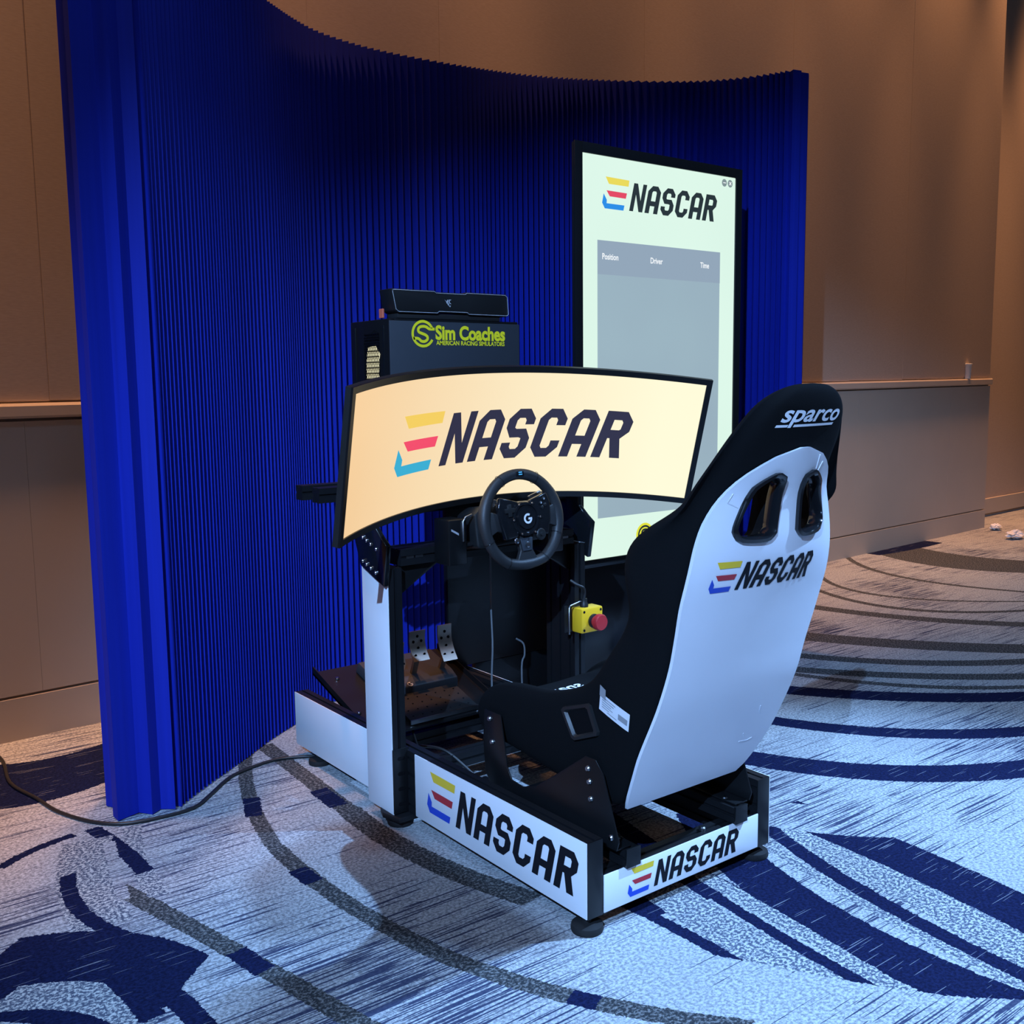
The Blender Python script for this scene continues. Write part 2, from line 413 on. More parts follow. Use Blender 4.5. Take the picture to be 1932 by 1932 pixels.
class MB:
    """collects faces in world coordinates and builds one mesh object"""
    def __init__(self):
        self.v = []; self.f = []
    def add(self, verts, faces):
        k = len(self.v)
        self.v += [tuple(p) for p in verts]
        self.f += [tuple(i+k for i in f) for f in faces]
        return self
    def box(self, x0, x1, y0, y1, z0, z1, bev=0.0):
        if x0 > x1: x0, x1 = x1, x0
        if y0 > y1: y0, y1 = y1, y0
        if z0 > z1: z0, z1 = z1, z0
        if bev <= 0:
            v = [(x, y, z) for x in (x0, x1) for y in (y0, y1) for z in (z0, z1)]
            return self.add(v, [(0, 1, 3, 2), (4, 6, 7, 5), (0, 4, 5, 1), (2, 3, 7, 6), (0, 2, 6, 4), (1, 5, 7, 3)])
        bm = bmesh.new()
        bmesh.ops.create_cube(bm, size=1.0)
        for q in bm.verts:
            q.co = Vector(((x0+x1)/2+q.co.x*(x1-x0), (y0+y1)/2+q.co.y*(y1-y0), (z0+z1)/2+q.co.z*(z1-z0)))
        bmesh.ops.bevel(bm, geom=list(bm.edges), offset=bev, segments=2, affect='EDGES', profile=0.5)
        self._bm(bm)
        return self
    def _bm(self, bm, mtx=None):
        bm.verts.index_update()
        self.add([(mtx @ q.co if mtx else q.co) for q in bm.verts], [[q.index for q in f.verts] for f in bm.faces])
        bm.free()
    def prism(self, poly, axis, a, b, bev=0.0):
        """poly: 2D points in the plane normal to axis; extruded from a to b"""
        mk = {'x': lambda p, t: (t, p[0], p[1]), 'y': lambda p, t: (p[0], t, p[1]), 'z': lambda p, t: (p[0], p[1], t)}[axis]
        bm = bmesh.new()
        vs_ = [bm.verts.new(mk(p, a)) for p in poly]
        f = bm.faces.new(vs_)
        r = bmesh.ops.extrude_face_region(bm, geom=[f])
        off = Vector(mk((0, 0), b))-Vector(mk((0, 0), a))
        for g in r['geom']:
            if isinstance(g, bmesh.types.BMVert): g.co += off
        bmesh.ops.recalc_face_normals(bm, faces=list(bm.faces))
        if bev > 0:
            bmesh.ops.bevel(bm, geom=list(bm.edges), offset=bev, segments=2, affect='EDGES', profile=0.5)
        self._bm(bm)
        return self
    def tube(self, pts, rad, seg=10, closed=False, flat=1.0):
        pts = [Vector(p) for p in pts]
        n = len(pts)
        rads = rad if isinstance(rad, (list, tuple)) else [rad]*n
        vs_, fs = [], []
        prev = None
        for i, p in enumerate(pts):
            if closed:
                d = (pts[(i+1) % n]-pts[i-1]).normalized()
            else:
                d = (pts[min(i+1, n-1)]-pts[max(i-1, 0)]).normalized()
            if prev is None:
                a = d.orthogonal().normalized()
            else:
                a = (prev - d*prev.dot(d)).normalized()
            prev = a
            bb = d.cross(a)
            for k in range(seg):
                t = 2*math.pi*k/seg
                vs_.append(p+(a*math.cos(t)+bb*math.sin(t)*flat)*rads[i])
        m = n if closed else n-1
        for i in range(m):
            j = (i+1) % n
            for k in range(seg):
                l = (k+1) % seg
                fs.append((i*seg+k, i*seg+l, j*seg+l, j*seg+k))
        if not closed:
            fs.append(tuple(range(seg-1, -1, -1)))
            fs.append(tuple(range((n-1)*seg, n*seg)))
        return self.add(vs_, fs)
    def lathe(self, prof, origin, axis, seg=24):
        """prof: (radius, height) pairs along axis"""
        ax = Vector(axis).normalized()
        a = ax.orthogonal().normalized(); bb = ax.cross(a)
        o = Vector(origin)
        vs_, fs = [], []
        for r, h in prof:
            for k in range(seg):
                t = 2*math.pi*k/seg
                vs_.append(o+ax*h+(a*math.cos(t)+bb*math.sin(t))*r)
        for i in range(len(prof)-1):
            for k in range(seg):
                l = (k+1) % seg
                fs.append((i*seg+k, i*seg+l, (i+1)*seg+l, (i+1)*seg+k))
        fs.append(tuple(range(seg-1, -1, -1)))
        fs.append(tuple(range((len(prof)-1)*seg, len(prof)*seg)))
        return self.add(vs_, fs)
    def build(self, name, material, parent=None, smooth=None, kind=None):
        me = bpy.data.meshes.new(name)
        off = parent_loc(parent)
        me.from_pydata([(p[0]-off[0], p[1]-off[1], p[2]-off[2]) for p in self.v], [], self.f)
        bm = bmesh.new(); bm.from_mesh(me)
        bmesh.ops.recalc_face_normals(bm, faces=list(bm.faces))
        bm.to_mesh(me); bm.free()
        me.materials.append(MATS[material])
        if smooth is not None:
            me.polygons.foreach_set('use_smooth', [True]*len(me.polygons))
            me.set_sharp_from_angle(angle=math.radians(smooth))
        o = bpy.data.objects.new(name, me)
        link(o, parent)
        if kind: o['kind'] = kind
        return o

def parent_loc(p):
    t = Vector((0, 0, 0))
    while p is not None:
        t += p.location
        p = p.parent
    return t

def struct(name, mb, material, parent=None, smooth=None):
    o = mb.build(name, material, parent, smooth)
    o['kind'] = 'structure'
    return o

# block lettering ------------------------------------------------------------
W_, S_, B_ = 0.68, 0.225, 0.185
def glyph(ch):
    w, s, h = W_, S_, B_
    c1, c2 = 0.20, s+0.045            # outer chamfer, inner chamfer start
    top = [(c1, 1), (c2, 1-h), (w-c2, 1-h), (w-c1, 1)]
    bot = [(c1, 0), (w-c1, 0), (w-c2, h), (c2, h)]
    ul = lambda e: [(0, 0.80), (0, e), (s, e), (s, 1-h-0.05), (c2, 1-h), (c1, 1)]
    ur = lambda e: [(w-c1, 1), (w-c2, 1-h), (w-s, 1-h-0.05), (w-s, e), (w, e), (w, 0.80)]
    ll = lambda e: [(0, 0.20), (c1, 0), (c2, h), (s, h+0.05), (s, e), (0, e)]
    lr = lambda e: [(w, 0.20), (w, e), (w-s, e), (w-s, h+0.05), (w-c2, h), (w-c1, 0)]
    if ch == 'N':
        q = s*.88
        return [[(0, 0), (q, 0), (q, .60), (w-q*1.02, 0), (w, 0), (w, 1), (w-q, 1), (w-q, .40), (q*1.02, 1), (0, 1)]]
    if ch == 'A':
        return [ul(0), top, ur(0), [(s, .27), (w-s, .27), (w-s, .45), (s, .45)]]
    if ch == 'S':
        return [top, ur(.68), ul(.62), bot, ll(.32), lr(.40),
                [(0, .62), (.16, .42), (w-c2-.02, .42), (w-s, .40), (w, .40), (w-.16, .595), (c2, .595), (s, .62)]]
    if ch == 'C':
        return [top, ur(.66), ul(.5), ll(.5), bot, lr(.34)]
    if ch == 'R':
        return [[(0, 0), (s, 0), (s, 1), (0, 1)], [(s, 1-h), (w-c2, 1-h), (w-c1, 1), (s, 1)], [(w-c1, 1), (w-c2, 1-h), (w-s, 1-h-.05), (w-s, .62), (w, .58), (w, .80)],
                [(s, .42), (w-.16, .42), (w, .58), (w-s, .62), (w-s-.03, .60), (s, .60)], [(w-.40, .42), (w-.16, .42), (w+.02, 0), (w-.22, 0)]]
SHEAR = 0.265
E_BARS = [('yellow', [(.18, 1.08), (.34, .84), (1.33, .84), (1.375, 1.06)]),
          ('red', [(.22, .61), (.38, .415), (1.19, .405), (1.25, .60)]),
          ('blue', [(.08, .49), (0, .165), (.13, -.02), (1.07, -.02), (1.12, .165), (.224, .165), (.236, .28)])]

def flat_poly(polys, mapf, cuts=0.0):
    """polygons in logo units -> MB through mapf, cut in vertical strips so they follow curved surfaces"""
    bm = bmesh.new()
    for p in polys:
        vs0 = [bm.verts.new((x, y, 0)) for x, y in p]
        for tri in tessellate_polygon([[Vector((x, y, 0)) for x, y in p]]):
            bm.faces.new([vs0[k] for k in tri])
    if cuts > 0:
        xs = [v.co.x for v in bm.verts]; ys = [v.co.y for v in bm.verts]
        for lo, hi, ax in ((min(xs), max(xs), 0), (min(ys), max(ys), 1)):
            t = lo+cuts
            while t < hi:
                pc = [0, 0, 0]; pc[ax] = t
                pn = [0, 0, 0]; pn[ax] = 1
                bmesh.ops.bisect_plane(bm, geom=list(bm.verts)+list(bm.edges)+list(bm.faces), plane_co=pc, plane_no=pn)
                t += cuts
    bm.verts.index_update()
    mb = MB()
    mb.add([mapf(v.co.x, v.co.y) for v in bm.verts], [[v.index for v in f.verts] for f in bm.faces])
    bm.free()
    return mb

def race_logo(parent, mapf, mats, cuts=0.0):
    """tricolour E mark and block capitals; mapf takes units of the letter height"""
    for nm, poly in E_BARS:
        flat_poly([poly], mapf, cuts).build('logo_stripe', mats[nm], parent)
    x = 1.36
    for ch in 'NASCAR':
        polys = [[(x+a+SHEAR*b_, b_) for a, b_ in p] for p in glyph(ch)]
        flat_poly(polys, mapf, cuts).build('letter', mats['ink'], parent)
        x += 0.795
PRINT = dict(yellow='print_yellow', red='print_red', blue='print_blue', ink='print_black')

def text_polys(txt, offset=0.0, shear=0.0, space=1.0):
    """triangulated outline of the built-in font, normalised to cap height ~1"""
    cu = bpy.data.curves.new('t', 'FONT')
    cu.body = txt
    cu.offset = offset
    cu.shear = shear
    cu.space_character = space
    cu.resolution_u = 4
    o = bpy.data.objects.new('t', cu)
    COL.objects.link(o)
    bpy.context.view_layer.update()
    me = o.to_mesh()
    vs_ = [(v.co.x/0.70, v.co.y/0.70) for v in me.vertices]
    fs = [tuple(p.vertices) for p in me.polygons]
    o.to_mesh_clear()
    bpy.data.objects.remove(o)
    bpy.data.curves.remove(cu)
    return vs_, fs

def text_obj(name, txt, width, mapf, material, parent, offset=0.0, shear=0.0, height=None, space=1.0):
    vs_, fs = text_polys(txt, offset, shear, space)
    x0 = min(v[0] for v in vs_); x1 = max(v[0] for v in vs_)
    k = width/(x1-x0)
    ky = k if height is None else height
    mb = MB()
    mb.add([mapf((v[0]-x0)*k, v[1]*ky) for v in vs_], fs)
    return mb.build(name, material, parent)

def interp(tab, t):
    if t <= tab[0][0]: return tab[0][1]
    for (a, b), (c, d) in zip(tab, tab[1:]):
        if t <= c:
            return b+(d-b)*(t-a)/(c-a)
    return tab[-1][1]
def sinterp(tab, t):
    """smooth (Catmull-Rom like) table lookup"""
    n = len(tab)
    if t <= tab[0][0]: return tab[0][1]
    if t >= tab[-1][0]: return tab[-1][1]
    for i in range(n-1):
        if t <= tab[i+1][0]:
            x0, y0 = tab[i]; x1, y1 = tab[i+1]
            m0 = (y1-tab[i-1][1])/(x1-tab[i-1][0]) if i > 0 else (y1-y0)/(x1-x0)
            m1 = (tab[i+2][1]-y0)/(tab[i+2][0]-x0) if i+2 < n else (y1-y0)/(x1-x0)
            h = x1-x0; u = (t-x0)/h
            return (2*u**3-3*u**2+1)*y0+(u**3-2*u**2+u)*h*m0+(-2*u**3+3*u**2)*y1+(u**3-u**2)*h*m1
def spline2(pts, n):
    """resample a smooth curve through 2D/3D points at n+1 evenly spaced points"""
    P = [Vector(p) for p in pts]
    P = [P[0]*2-P[1]]+P+[P[-1]*2-P[-2]]
    out = []
    for i in range(1, len(P)-2):
        for k in range(40):
            t = k/40
            a, b, c, d = P[i-1], P[i], P[i+1], P[i+2]
            out.append(0.5*((2*b)+(c-a)*t+(2*a-5*b+4*c-d)*t*t+(3*b-a-3*c+d)*t**3))
    out.append(P[-2])
    L = [0]
    for a, b in zip(out, out[1:]): L.append(L[-1]+(b-a).length)
    res = []
    j = 0
    for k in range(n+1):
        s = L[-1]*k/n
        while j < len(L)-2 and L[j+1] < s: j += 1
        u = (s-L[j])/max(1e-9, L[j+1]-L[j])
        res.append(out[j].lerp(out[j+1], u))
    return res, L[-1]

# ------------------------------------------------------------------ the room
def wp(y, d, z):
    k = 0.99780
    return (2.297-0.0666*y-d*k, y-d*0.0665, z)
def wall_box(mb, y0, y1, d0, d1, z0, z1, tilt=None):
    tz = (lambda y: 0.0) if tilt is None else tilt
    v = [Vector(wp(y, d, z+tz(y))) for y in (y0, y1) for d in (d0, d1) for z in (z0, z1)]
    return mb.add(v, [(0, 1, 3, 2), (4, 6, 7, 5), (0, 4, 5, 1), (2, 3, 7, 6), (0, 2, 6, 4), (1, 5, 7, 3)])

fl = MB().add([(-7, -11.5, 0), (4.2, -11.5, 0), (4.2, 7, 0), (-7, 7, 0)], [(0, 1, 2, 3)])
floor = struct('floor', fl, 'carpet')

Y_END = -6.87
wall = struct('wall_back', wall_box(MB(), 4.5, Y_END, -0.16, 0.0, 0, 5.6), 'wainscot')
tilt = lambda y: 0.060*max(0.0, min(1.0, (0.6-y)/7.45))
seams = [4.5, 3.4, 2.3, 1.21, 0.53, -0.01, -0.555, -1.224, -1.91, -2.59, -3.28, -3.963, -4.70, -5.43, -6.15, Y_END]
for i, (a, b) in enumerate(zip(seams, seams[1:])):
    prd = 0.018 if i == 4 else 0.0125 if i % 2 else 0.0115
    mb = MB()
    g = 0.0004
    v = [Vector(wp(y, d, z)) for y in (a-g, b+g) for d in (0.0, prd) for z in (1.193+tilt((a+b)/2), 5.55)]
    mb.add(v, [(0, 1, 3, 2), (4, 6, 7, 5), (0, 4, 5, 1), (2, 3, 7, 6), (0, 2, 6, 4), (1, 5, 7, 3)])
    mb.build('fabric_panel', 'wall_fabric', wall)
wseams = [4.5, 3.1, 1.75, 0.62, -0.75, -2.1, -3.46, -4.83, -6.19, Y_END]
for a, b in zip(wseams, wseams[1:]):
    mb = MB()
    g = 0.0004
    v = [Vector(wp(y, d, z)) for y in (a-g, b+g) for d in (0.0, 0.016) for z in (0.162, 1.124)]
    for k in range(len(v)):
        if v[k].z > 1: v[k].z += tilt(v[k].y)
    mb.add(v, [(0, 1, 3, 2), (4, 6, 7, 5), (0, 4, 5, 1), (2, 3, 7, 6), (0, 2, 6, 4), (1, 5, 7, 3)])
    mb.build('wainscot_panel', 'wainscot', wall)
rail = MB()
NR = 12
for k in range(NR):
    a = 4.5+(Y_END-4.5)*k/NR; b = 4.5+(Y_END-4.5)*(k+1)/NR
    v = []
    for y in (a, b):
        for d, z in ((0, 1.134), (0.030, 1.134), (0.036, 1.142), (0.036, 1.176), (0.030, 1.186), (0, 1.186)):
            v.append(Vector(wp(y, d, z+tilt(y))))
    rail.add(v, [(i, (i+1) % 6, 6+(i+1) % 6, 6+i) for i in range(6)]+[tuple(range(6)), tuple(range(11, 5, -1))])
struct('trim_1', rail, 'rail_wood')
struct('baseboard_back', wall_box(MB(), 4.5, Y_END, 0, 0.020, 0, 0.152), 'wainscot')
# the wall steps back past the corner
wr = MB()
wall_box(wr, Y_END, -7.95, -0.42, -0.30, 0, 5.6)
wall_box(wr, -7.958, -11.4, -0.42, -0.305, 0, 5.6)
wall_box(wr, Y_END, Y_END+0.012, -0.31, -0.155, 0, 5.6)
wall_r = struct('wall_right', wr, 'wall_fabric')
struct('baseboard_right', wall_box(MB(), Y_END-0.001, -11.4, -0.30, -0.275, 0.030, 0.165), 'wainscot')

# ------------------------------------------------------------------ pleated screen
SC_H = 2.525
front_pts = [(1.284, .462), (1.398, .327), (1.544, .143), (1.644, .022), (1.752, -.127), (1.848, -.262), (1.919, -.397), (1.963, -.58), (1.972, -.765),
             (1.948, -1.051), (1.887, -1.361), (1.751, -1.686), (1.564, -1.978), (1.396, -2.126), (1.219, -2.212)]
screen = thing('pleated_screen', 'tall royal blue pleated folding screen curving behind the simulator', 'room divider', (1.6, -0.8, 0))
curve, clen = spline2(front_pts, 2000)
# pleats of slowly changing pitch
svals = [0.0]
while svals[-1] < clen-0.012:
    s = svals[-1]
    p_ = 0.0265-0.008*math.exp(-(s/0.55)**4)+0.006*math.sin(s*5.1+0.7)*(1-0.7*math.exp(-(s/0.55)**4))+0.0035*math.sin(s*13.0)+random.uniform(-.0015, .0015)
    svals.append(s+p_/2)
svals[-1] = clen
def cpt(s):
    u = max(0.0, min(0.99999, s/clen))*2000
    i = int(u)
    p = curve[i].lerp(curve[i+1], u-i)
    a = curve[max(0, i-12)]; b = curve[min(2000, i+13)]
    t = (b-a).normalized()
    return p, Vector((t.y, -t.x))
fz, bz = [], []
for i, s in enumerate(svals):
    p, n = cpt(s)
    amp = 0.031+0.004*math.sin(s*7)+0.026*math.exp(-(s/0.60)**4)
    d = 0.0 if i % 2 == 0 else -amp
    fz.append(p+n*d)
    bz.append(p-n*(0.20+(0.0 if i % 2 else -amp)))
mb = MB()
n = len(fz)
vs_ = [(q.x, q.y, 0.003) for q in fz]+[(q.x, q.y, SC_H) for q in fz]+[(q.x, q.y, 0.003) for q in bz]+[(q.x, q.y, SC_H) for q in bz]
fs = []
for i in range(n-1):
    fs.append((i, i+1, n+i+1, n+i))
    fs.append((2*n+i+1, 2*n+i, 3*n+i, 3*n+i+1))
    fs.append((n+i, n+i+1, 3*n+i+1, 3*n+i))
    fs.append((2*n+i, 2*n+i+1, i+1, i))
mb.add(vs_, fs)
mb.build('pleated_body', 'blue_pleat', screen)
def end_panel(pts):
    mb = MB()
    k = len(pts)
    th = 0.004
    vs_ = [(x, y, 0.003) for x, y in pts]+[(x, y, SC_H) for x, y in pts]
    mb.add(vs_, [(i, i+1, k+i+1, k+i) for i in range(k-1)])
    o = mb.build('end_panel', 'blue_pleat', screen)
    sm = o.modifiers.new('thick', 'SOLIDIFY'); sm.thickness = 0.006; sm.offset = 0
    return o
end_panel([(bz[0].x, bz[0].y), (1.515, .608), (1.480, .592), (1.430, .634), (1.385, .612), (1.340, .640), (1.300, .640), (1.322, .575), (1.283, .549), (1.306, .517), (1.279, .484), (1.307, .474), (1.284, .462)])
end_panel([(fz[-1].x, fz[-1].y), (1.205, -2.225), (1.196, -2.262), (1.212, -2.270), (1.202, -2.318), (1.215, -2.338), (1.26, -2.352), (bz[-1].x, bz[-1].y)])

# ------------------------------------------------------------------ portrait display kiosk
TX, TY0, TY1, TZ0, TZ1 = 1.18, -1.020, -1.832, 0.584, 2.036
tv = thing('display_kiosk', 'tall black portrait display showing a leaderboard, in front of the blue screen', 'display', (TX+0.05, (TY0+TY1)/2, 0))
bz_ = 0.034
def tvmap(d):
    return lambda y, z: (TX-d, y, z)
mb = MB()
mb.box(TX-0.006, TX+0.010, TY1-bz_, TY0+bz_, TZ0-0.03, TZ1+bz_, 0.003)
mb.box(TX+0.010, TX+0.075, TY1+.08, TY0-.08, TZ0+.05, TZ1-.08, 0.004)
mb.build('housing', 'black_metal', tv, 40)
fr = MB()
for a in ((TY1-bz_-.003, TY1, TZ0-.03, TZ1+bz_+.003), (TY0, TY0+bz_+.003, TZ0-.03, TZ1+bz_+.003)):
    fr.box(TX-0.012, TX-0.004, *a, 0.002)
fr.box(TX-0.012, TX-0.004, TY1, TY0, TZ1, TZ1+bz_+.003, 0.002)
fr.box(TX-0.012, TX-0.004, TY1, TY0, TZ0-.03, TZ0, 0.002)
fr.build('bezel', 'black_gloss', tv, 40)
scr = MB().add([tvmap(.0065)(TY0, TZ0), tvmap(.0065)(TY1, TZ0), tvmap(.0065)(TY1, TZ1), tvmap(.0065)(TY0, TZ1)], [(0, 1, 2, 3)]).build('screen', 'tv_screen', tv)
H_TV = 0.1012
race_logo(scr, lambda X, Yy: (TX-.0075, -1.115-X*H_TV*0.968, 1.857+Yy*H_TV), dict(yellow='tv_yellow', red='tv_red', blue='tv_blue', ink='tv_ink'))
def rect(y0, y1, z0, z1, d): return MB().add([(TX-d, y0, z0), (TX-d, y1, z0), (TX-d, y1, z1), (TX-d, y0, z1)], [(0, 1, 2, 3)])
rect(-1.092, -1.745, 0.735, 1.742, .0075).build('leaderboard_table', 'tv_grey', scr)
rect(-1.092, -1.745, 1.622, 1.742, .0085).build('table_header', 'tv_header', scr)
for tx, y0, w in (('Position', -1.114, .079), ('Driver', -1.358, .064), ('Time', -1.630, .050)):
    text_obj('heading_text', tx, w, lambda a, b, y0=y0: (TX-.0095, y0-a, 1.676+b), 'tv_white', scr, offset=0.018, height=0.021)
def ring(mbx, c, r0, r1, a0=0, a1=360, n=28):
    """flat ring sector helper in (y,z) or logo coordinates"""
    vs_, fs = [], []
    for k in range(n+1):
        t = math.radians(a0+(a1-a0)*k/n)
        vs_ += [(c[0]+r0*math.cos(t), c[1]+r0*math.sin(t)), (c[0]+r1*math.cos(t), c[1]+r1*math.sin(t))]
    for k in range(n): fs.append((2*k, 2*k+1, 2*k+3, 2*k+2))
    return vs_, fs
for cy, sym in ((-1.766, 'minus'), (-1.800, 'x')):
    v, f = ring(None, (cy, 2.012), 0.0001, 0.0145)
    MB().add([(TX-.0075, a, b) for a, b in v], f).build('window_button', 'tv_icon', scr)
    mb = MB()
    if sym == 'minus':
        mb.add([(TX-.0085, cy+s*.008, 2.012+t*.0015) for s, t in ((1, -1), (-1, -1), (-1, 1), (1, 1))], [(0, 1, 2, 3)])
    else:
        for q in (1, -1):
            mb.add([(TX-.0085-.0001*q, cy+s*.006+q*t*.0012, 2.012+q*s*.006-t*.0012) for s, t in ((1, -1), (-1, -1), (-1, 1), (1, 1))], [(0, 1, 2, 3)])
    mb.build('button_symbol', 'tv_white', scr)
def coach_mark(mapf, r, material, parent, name='ring_mark'):
    """round mark: open C ring wrapped round an S"""
    mb = MB()
    v, f = ring(None, (0, 0), 0.80, 1.0, 28, 332, 40)
    mb.add([mapf(a*r, b*r) for a, b in v], f)
    # S as a ribbon
    path = [(1.02, .36), (.55, .36), (.30, .50), (.02, .54), (-.28, .48), (-.42, .30), (-.36, .12), (-.10, .02), (.20, -.08), (.38, -.22), (.36, -.42), (.12, -.56), (-.16, -.54), (-.34, -.40), (-.52, -.34), (-.84, -.34)]
    path, _ = spline2(path, 48)
    vs_, fs = [], []
    for i, q in enumerate(path):
        t = (path[min(i+1, 48)]-path[max(i-1, 0)]).normalized()
        nn = Vector((-t.y, t.x))*0.105
        vs_ += [mapf((q.x+nn.x)*r, (q.y+nn.y)*r), mapf((q.x-nn.x)*r, (q.y-nn.y)*r)]
    for i in range(48): fs.append((2*i, 2*i+1, 2*i+3, 2*i+2))
    mb.add(vs_, fs)
    return mb.build(name, material, parent)
v, f = ring(None, (-1.335, .652), 0.0001, 0.046)
screen_mat('tv_lime', srgb(226, 226, 60), 0.93)
MB().add([(TX-.0075, a, b) for a, b in v], f).build('sponsor_disc', 'tv_lime', scr)
coach_mark(lambda a, b: (TX-.0085, -1.335-a, .652+b), 0.037, 'tv_ink', scr, 'sponsor_mark')
mb = MB().box(TX-0.004, TX+0.03, TY1-bz_, TY0+bz_, 0.045, TZ0-0.031, 0.003)
mb.build('lower_panel', 'black_gloss', tv, 40)
mb = MB().box(TX-0.20, TX+0.15, TY1-bz_-.02, TY0+bz_+.02, 0.0, 0.044, 0.006)
mb.build('floor_base', 'black_metal', tv, 40)

# ------------------------------------------------------------------ cockpit frame
RW = 0.626                                  # outside width of the base
rig = thing('simulator_cockpit', 'black profile racing cockpit frame with white clad beams, columns and feet', 'simulator rig', (0.75, -RW/2, 0))
Z0, Z1 = 0.038, 0.218
def profile_beam(name, ax, a, b, c0, c1, d0, d1, slots=True):
    """extruded profile with recessed T-slot grooves; ax is the long axis"""
    # cross-section polygon in (c,d) with grooves in the middle of each long side
    g, w = 0.005, 0.004
    cs = []
    def side(p, q, nrm, cnt):
        L = math.hypot(q[0]-p[0], q[1]-p[1])
        u = ((q[0]-p[0])/L, (q[1]-p[1])/L)
        out = [p]
        for k in range(cnt):
            m = L*(k+.5)/cnt
            for s, dep in ((m-w, 0), (m-w, g), (m+w, g), (m+w, 0)):
                out.append((p[0]+u[0]*s-nrm[0]*dep, p[1]+u[1]*s-nrm[1]*dep))
        return out
    C = max(1, round((c1-c0)/0.045)); D = max(1, round((d1-d0)/0.045))
    cs += side((c0, d0), (c1, d0), (0, -1), C)+side((c1, d0), (c1, d1), (1, 0), D)+side((c1, d1), (c0, d1), (0, 1), C)+side((c0, d1), (c0, d0), (-1, 0), D)
    mb = MB()
    mb.prism(cs, ax, a, b)
    return mb.build(name, 'black_metal', rig, 30)
for ys in ((-0.0455, -0.0005), (-RW+0.0005, -RW+0.0455)):
    profile_beam('base_beam', 'x', 0.004, 1.469, ys[0], ys[1], Z0, Z1)
    MB().box(0.0, 0.004, ys[0]-.0005, ys[1]+.0005, Z0, Z1, 0.0008).build('end_cap', 'black_satin', rig, 40)
    MB().box(1.469, 1.473, ys[0]-.0005, ys[1]+.0005, Z0, Z1, 0.0008).build('end_cap', 'black_satin', rig, 40)
for s, y0 in ((1, 0.0), (-1, -RW)):
    pan = MB().box(0.001, 0.716, y0, y0+s*.003, Z0+.002, Z1, 0.0006).build('side_panel', 'white_panel', rig, 40)
    if s > 0:
        hl = 0.1065
        race_logo(pan, lambda X, Yy: (0.655-X*hl*0.948, .0036, 0.078+Yy*hl), PRINT)
    MB().box(0.905, 1.472, y0, y0+s*.003, Z0+.002, Z1, 0.0006).build('side_panel', 'white_panel', rig, 40)
# rear cross beam, its white panel and the front cross beams
profile_beam('cross_beam', 'y', -0.0455, -RW+.0455, 0.002, 0.047, Z0, 0.128)
rp = MB().box(-0.003, 0.0, -0.047, -RW+.047, Z0+.004, 0.131, 0.0006).build('rear_panel', 'white_panel', rig, 40)
hr = 0.0610
race_logo(rp, lambda X, Yy: (-.0036, -0.119-X*hr*1.015, 0.0555+Yy*hr), PRINT)
profile_beam('cross_beam', 'y', -0.0455, -RW+.0455, 0.47, 0.515, 0.085, 0.130)
profile_beam('cross_beam', 'y', -0.0455, -RW+.0455, 0.84, 0.885, 0.085, 0.130)
profile_beam('cross_beam', 'y', -0.0455, -RW+.0455, 1.42, 1.465, Z0+.02, 0.128)
# seat rails on the cross beams
for ya in (-0.109, -0.483):
    profile_beam('seat_rail', 'x', -0.005, 0.56, ya-.043, ya, 0.131, 0.172)
    MB().box(-0.012, -0.005, ya-.0435, ya+.0005, 0.1305, 0.1755, 0.001).build('rail_cap', 'black_satin', rig, 40)
    for bx in (0.045, 0.42):
        MB().lathe([(.0085, 0), (.0085, .006), (.006, .009)], (bx, ya-.0215, 0.1725), (0, 0, 1), 12).build('bolt', 'dark_chrome', rig, 30)
MB().lathe([(.009, 0), (.009, .007), (.006, .010)], (0.025, -0.40, 0.1285), (0, 0, 1), 12).build('bolt', 'dark_chrome', rig, 30)
# columns
CXA, CXB = 0.765, 0.905
for s, yi in ((1, 0.0), (-1, -RW)):
    yo = yi+s*0.0425
    profile_beam('column', 'z', 0.0385, 0.735, CXA, CXB, min(yi, yo), max(yi, yo))
    MB().box(CXA+(.0 if s > 0 else .004), CXB+.001, yo, yo+s*.003, 0.036, 0.735, 0.0006).build('column_panel', 'white_panel', rig, 40)
    # slotted foot bracket on the rear face of the column
    pl = MB().box(CXA-.006, CXA-.0005, yi-s*.006, yo+s*.003, 0.040, 0.226, 0.001).build('foot_bracket', 'black_satin', rig, 40)
    for zz in (0.066, 0.110, 0.154, 0.198):
        sl = []
        for k in range(20):
            t = 2*math.pi*k/20
            sl.append((yi+s*.020+(0.006 if math.cos(t) > 0 else -.006)+.0055*math.cos(t), zz+.0055*math.sin(t)))
        MB().prism(sl, 'x', CXA-.0068, CXA-.0055).build('slot', 'void_black', pl)
    # monitor bracket plate, kinked
    yb = yo+s*.0035
    poly = [(.884, .733), (.757, .689), (.737, .803), (.765, .822), (.800, .850), (.800, .905), (.850, .935), (.905, .90), (.912, .80)]
    br = MB().prism(poly, 'y', yb, yb+s*.016, 0.003).build('monitor_bracket', 'black_gloss', rig, 40)
    for bx, bz2 in ((.865, .748), (.845, .741), (.822, .733), (.795, .724), (.862, .815), (.842, .808), (.820, .800), (.790, .790)):
        MB().lathe([(.0055, 0), (.0055, .003), (.0042, .005), (.0015, .005), (.0015, .003)], (bx, yb+s*.016, bz2), (0, s, 0), 12).build('bolt', 'chrome', br, 30)
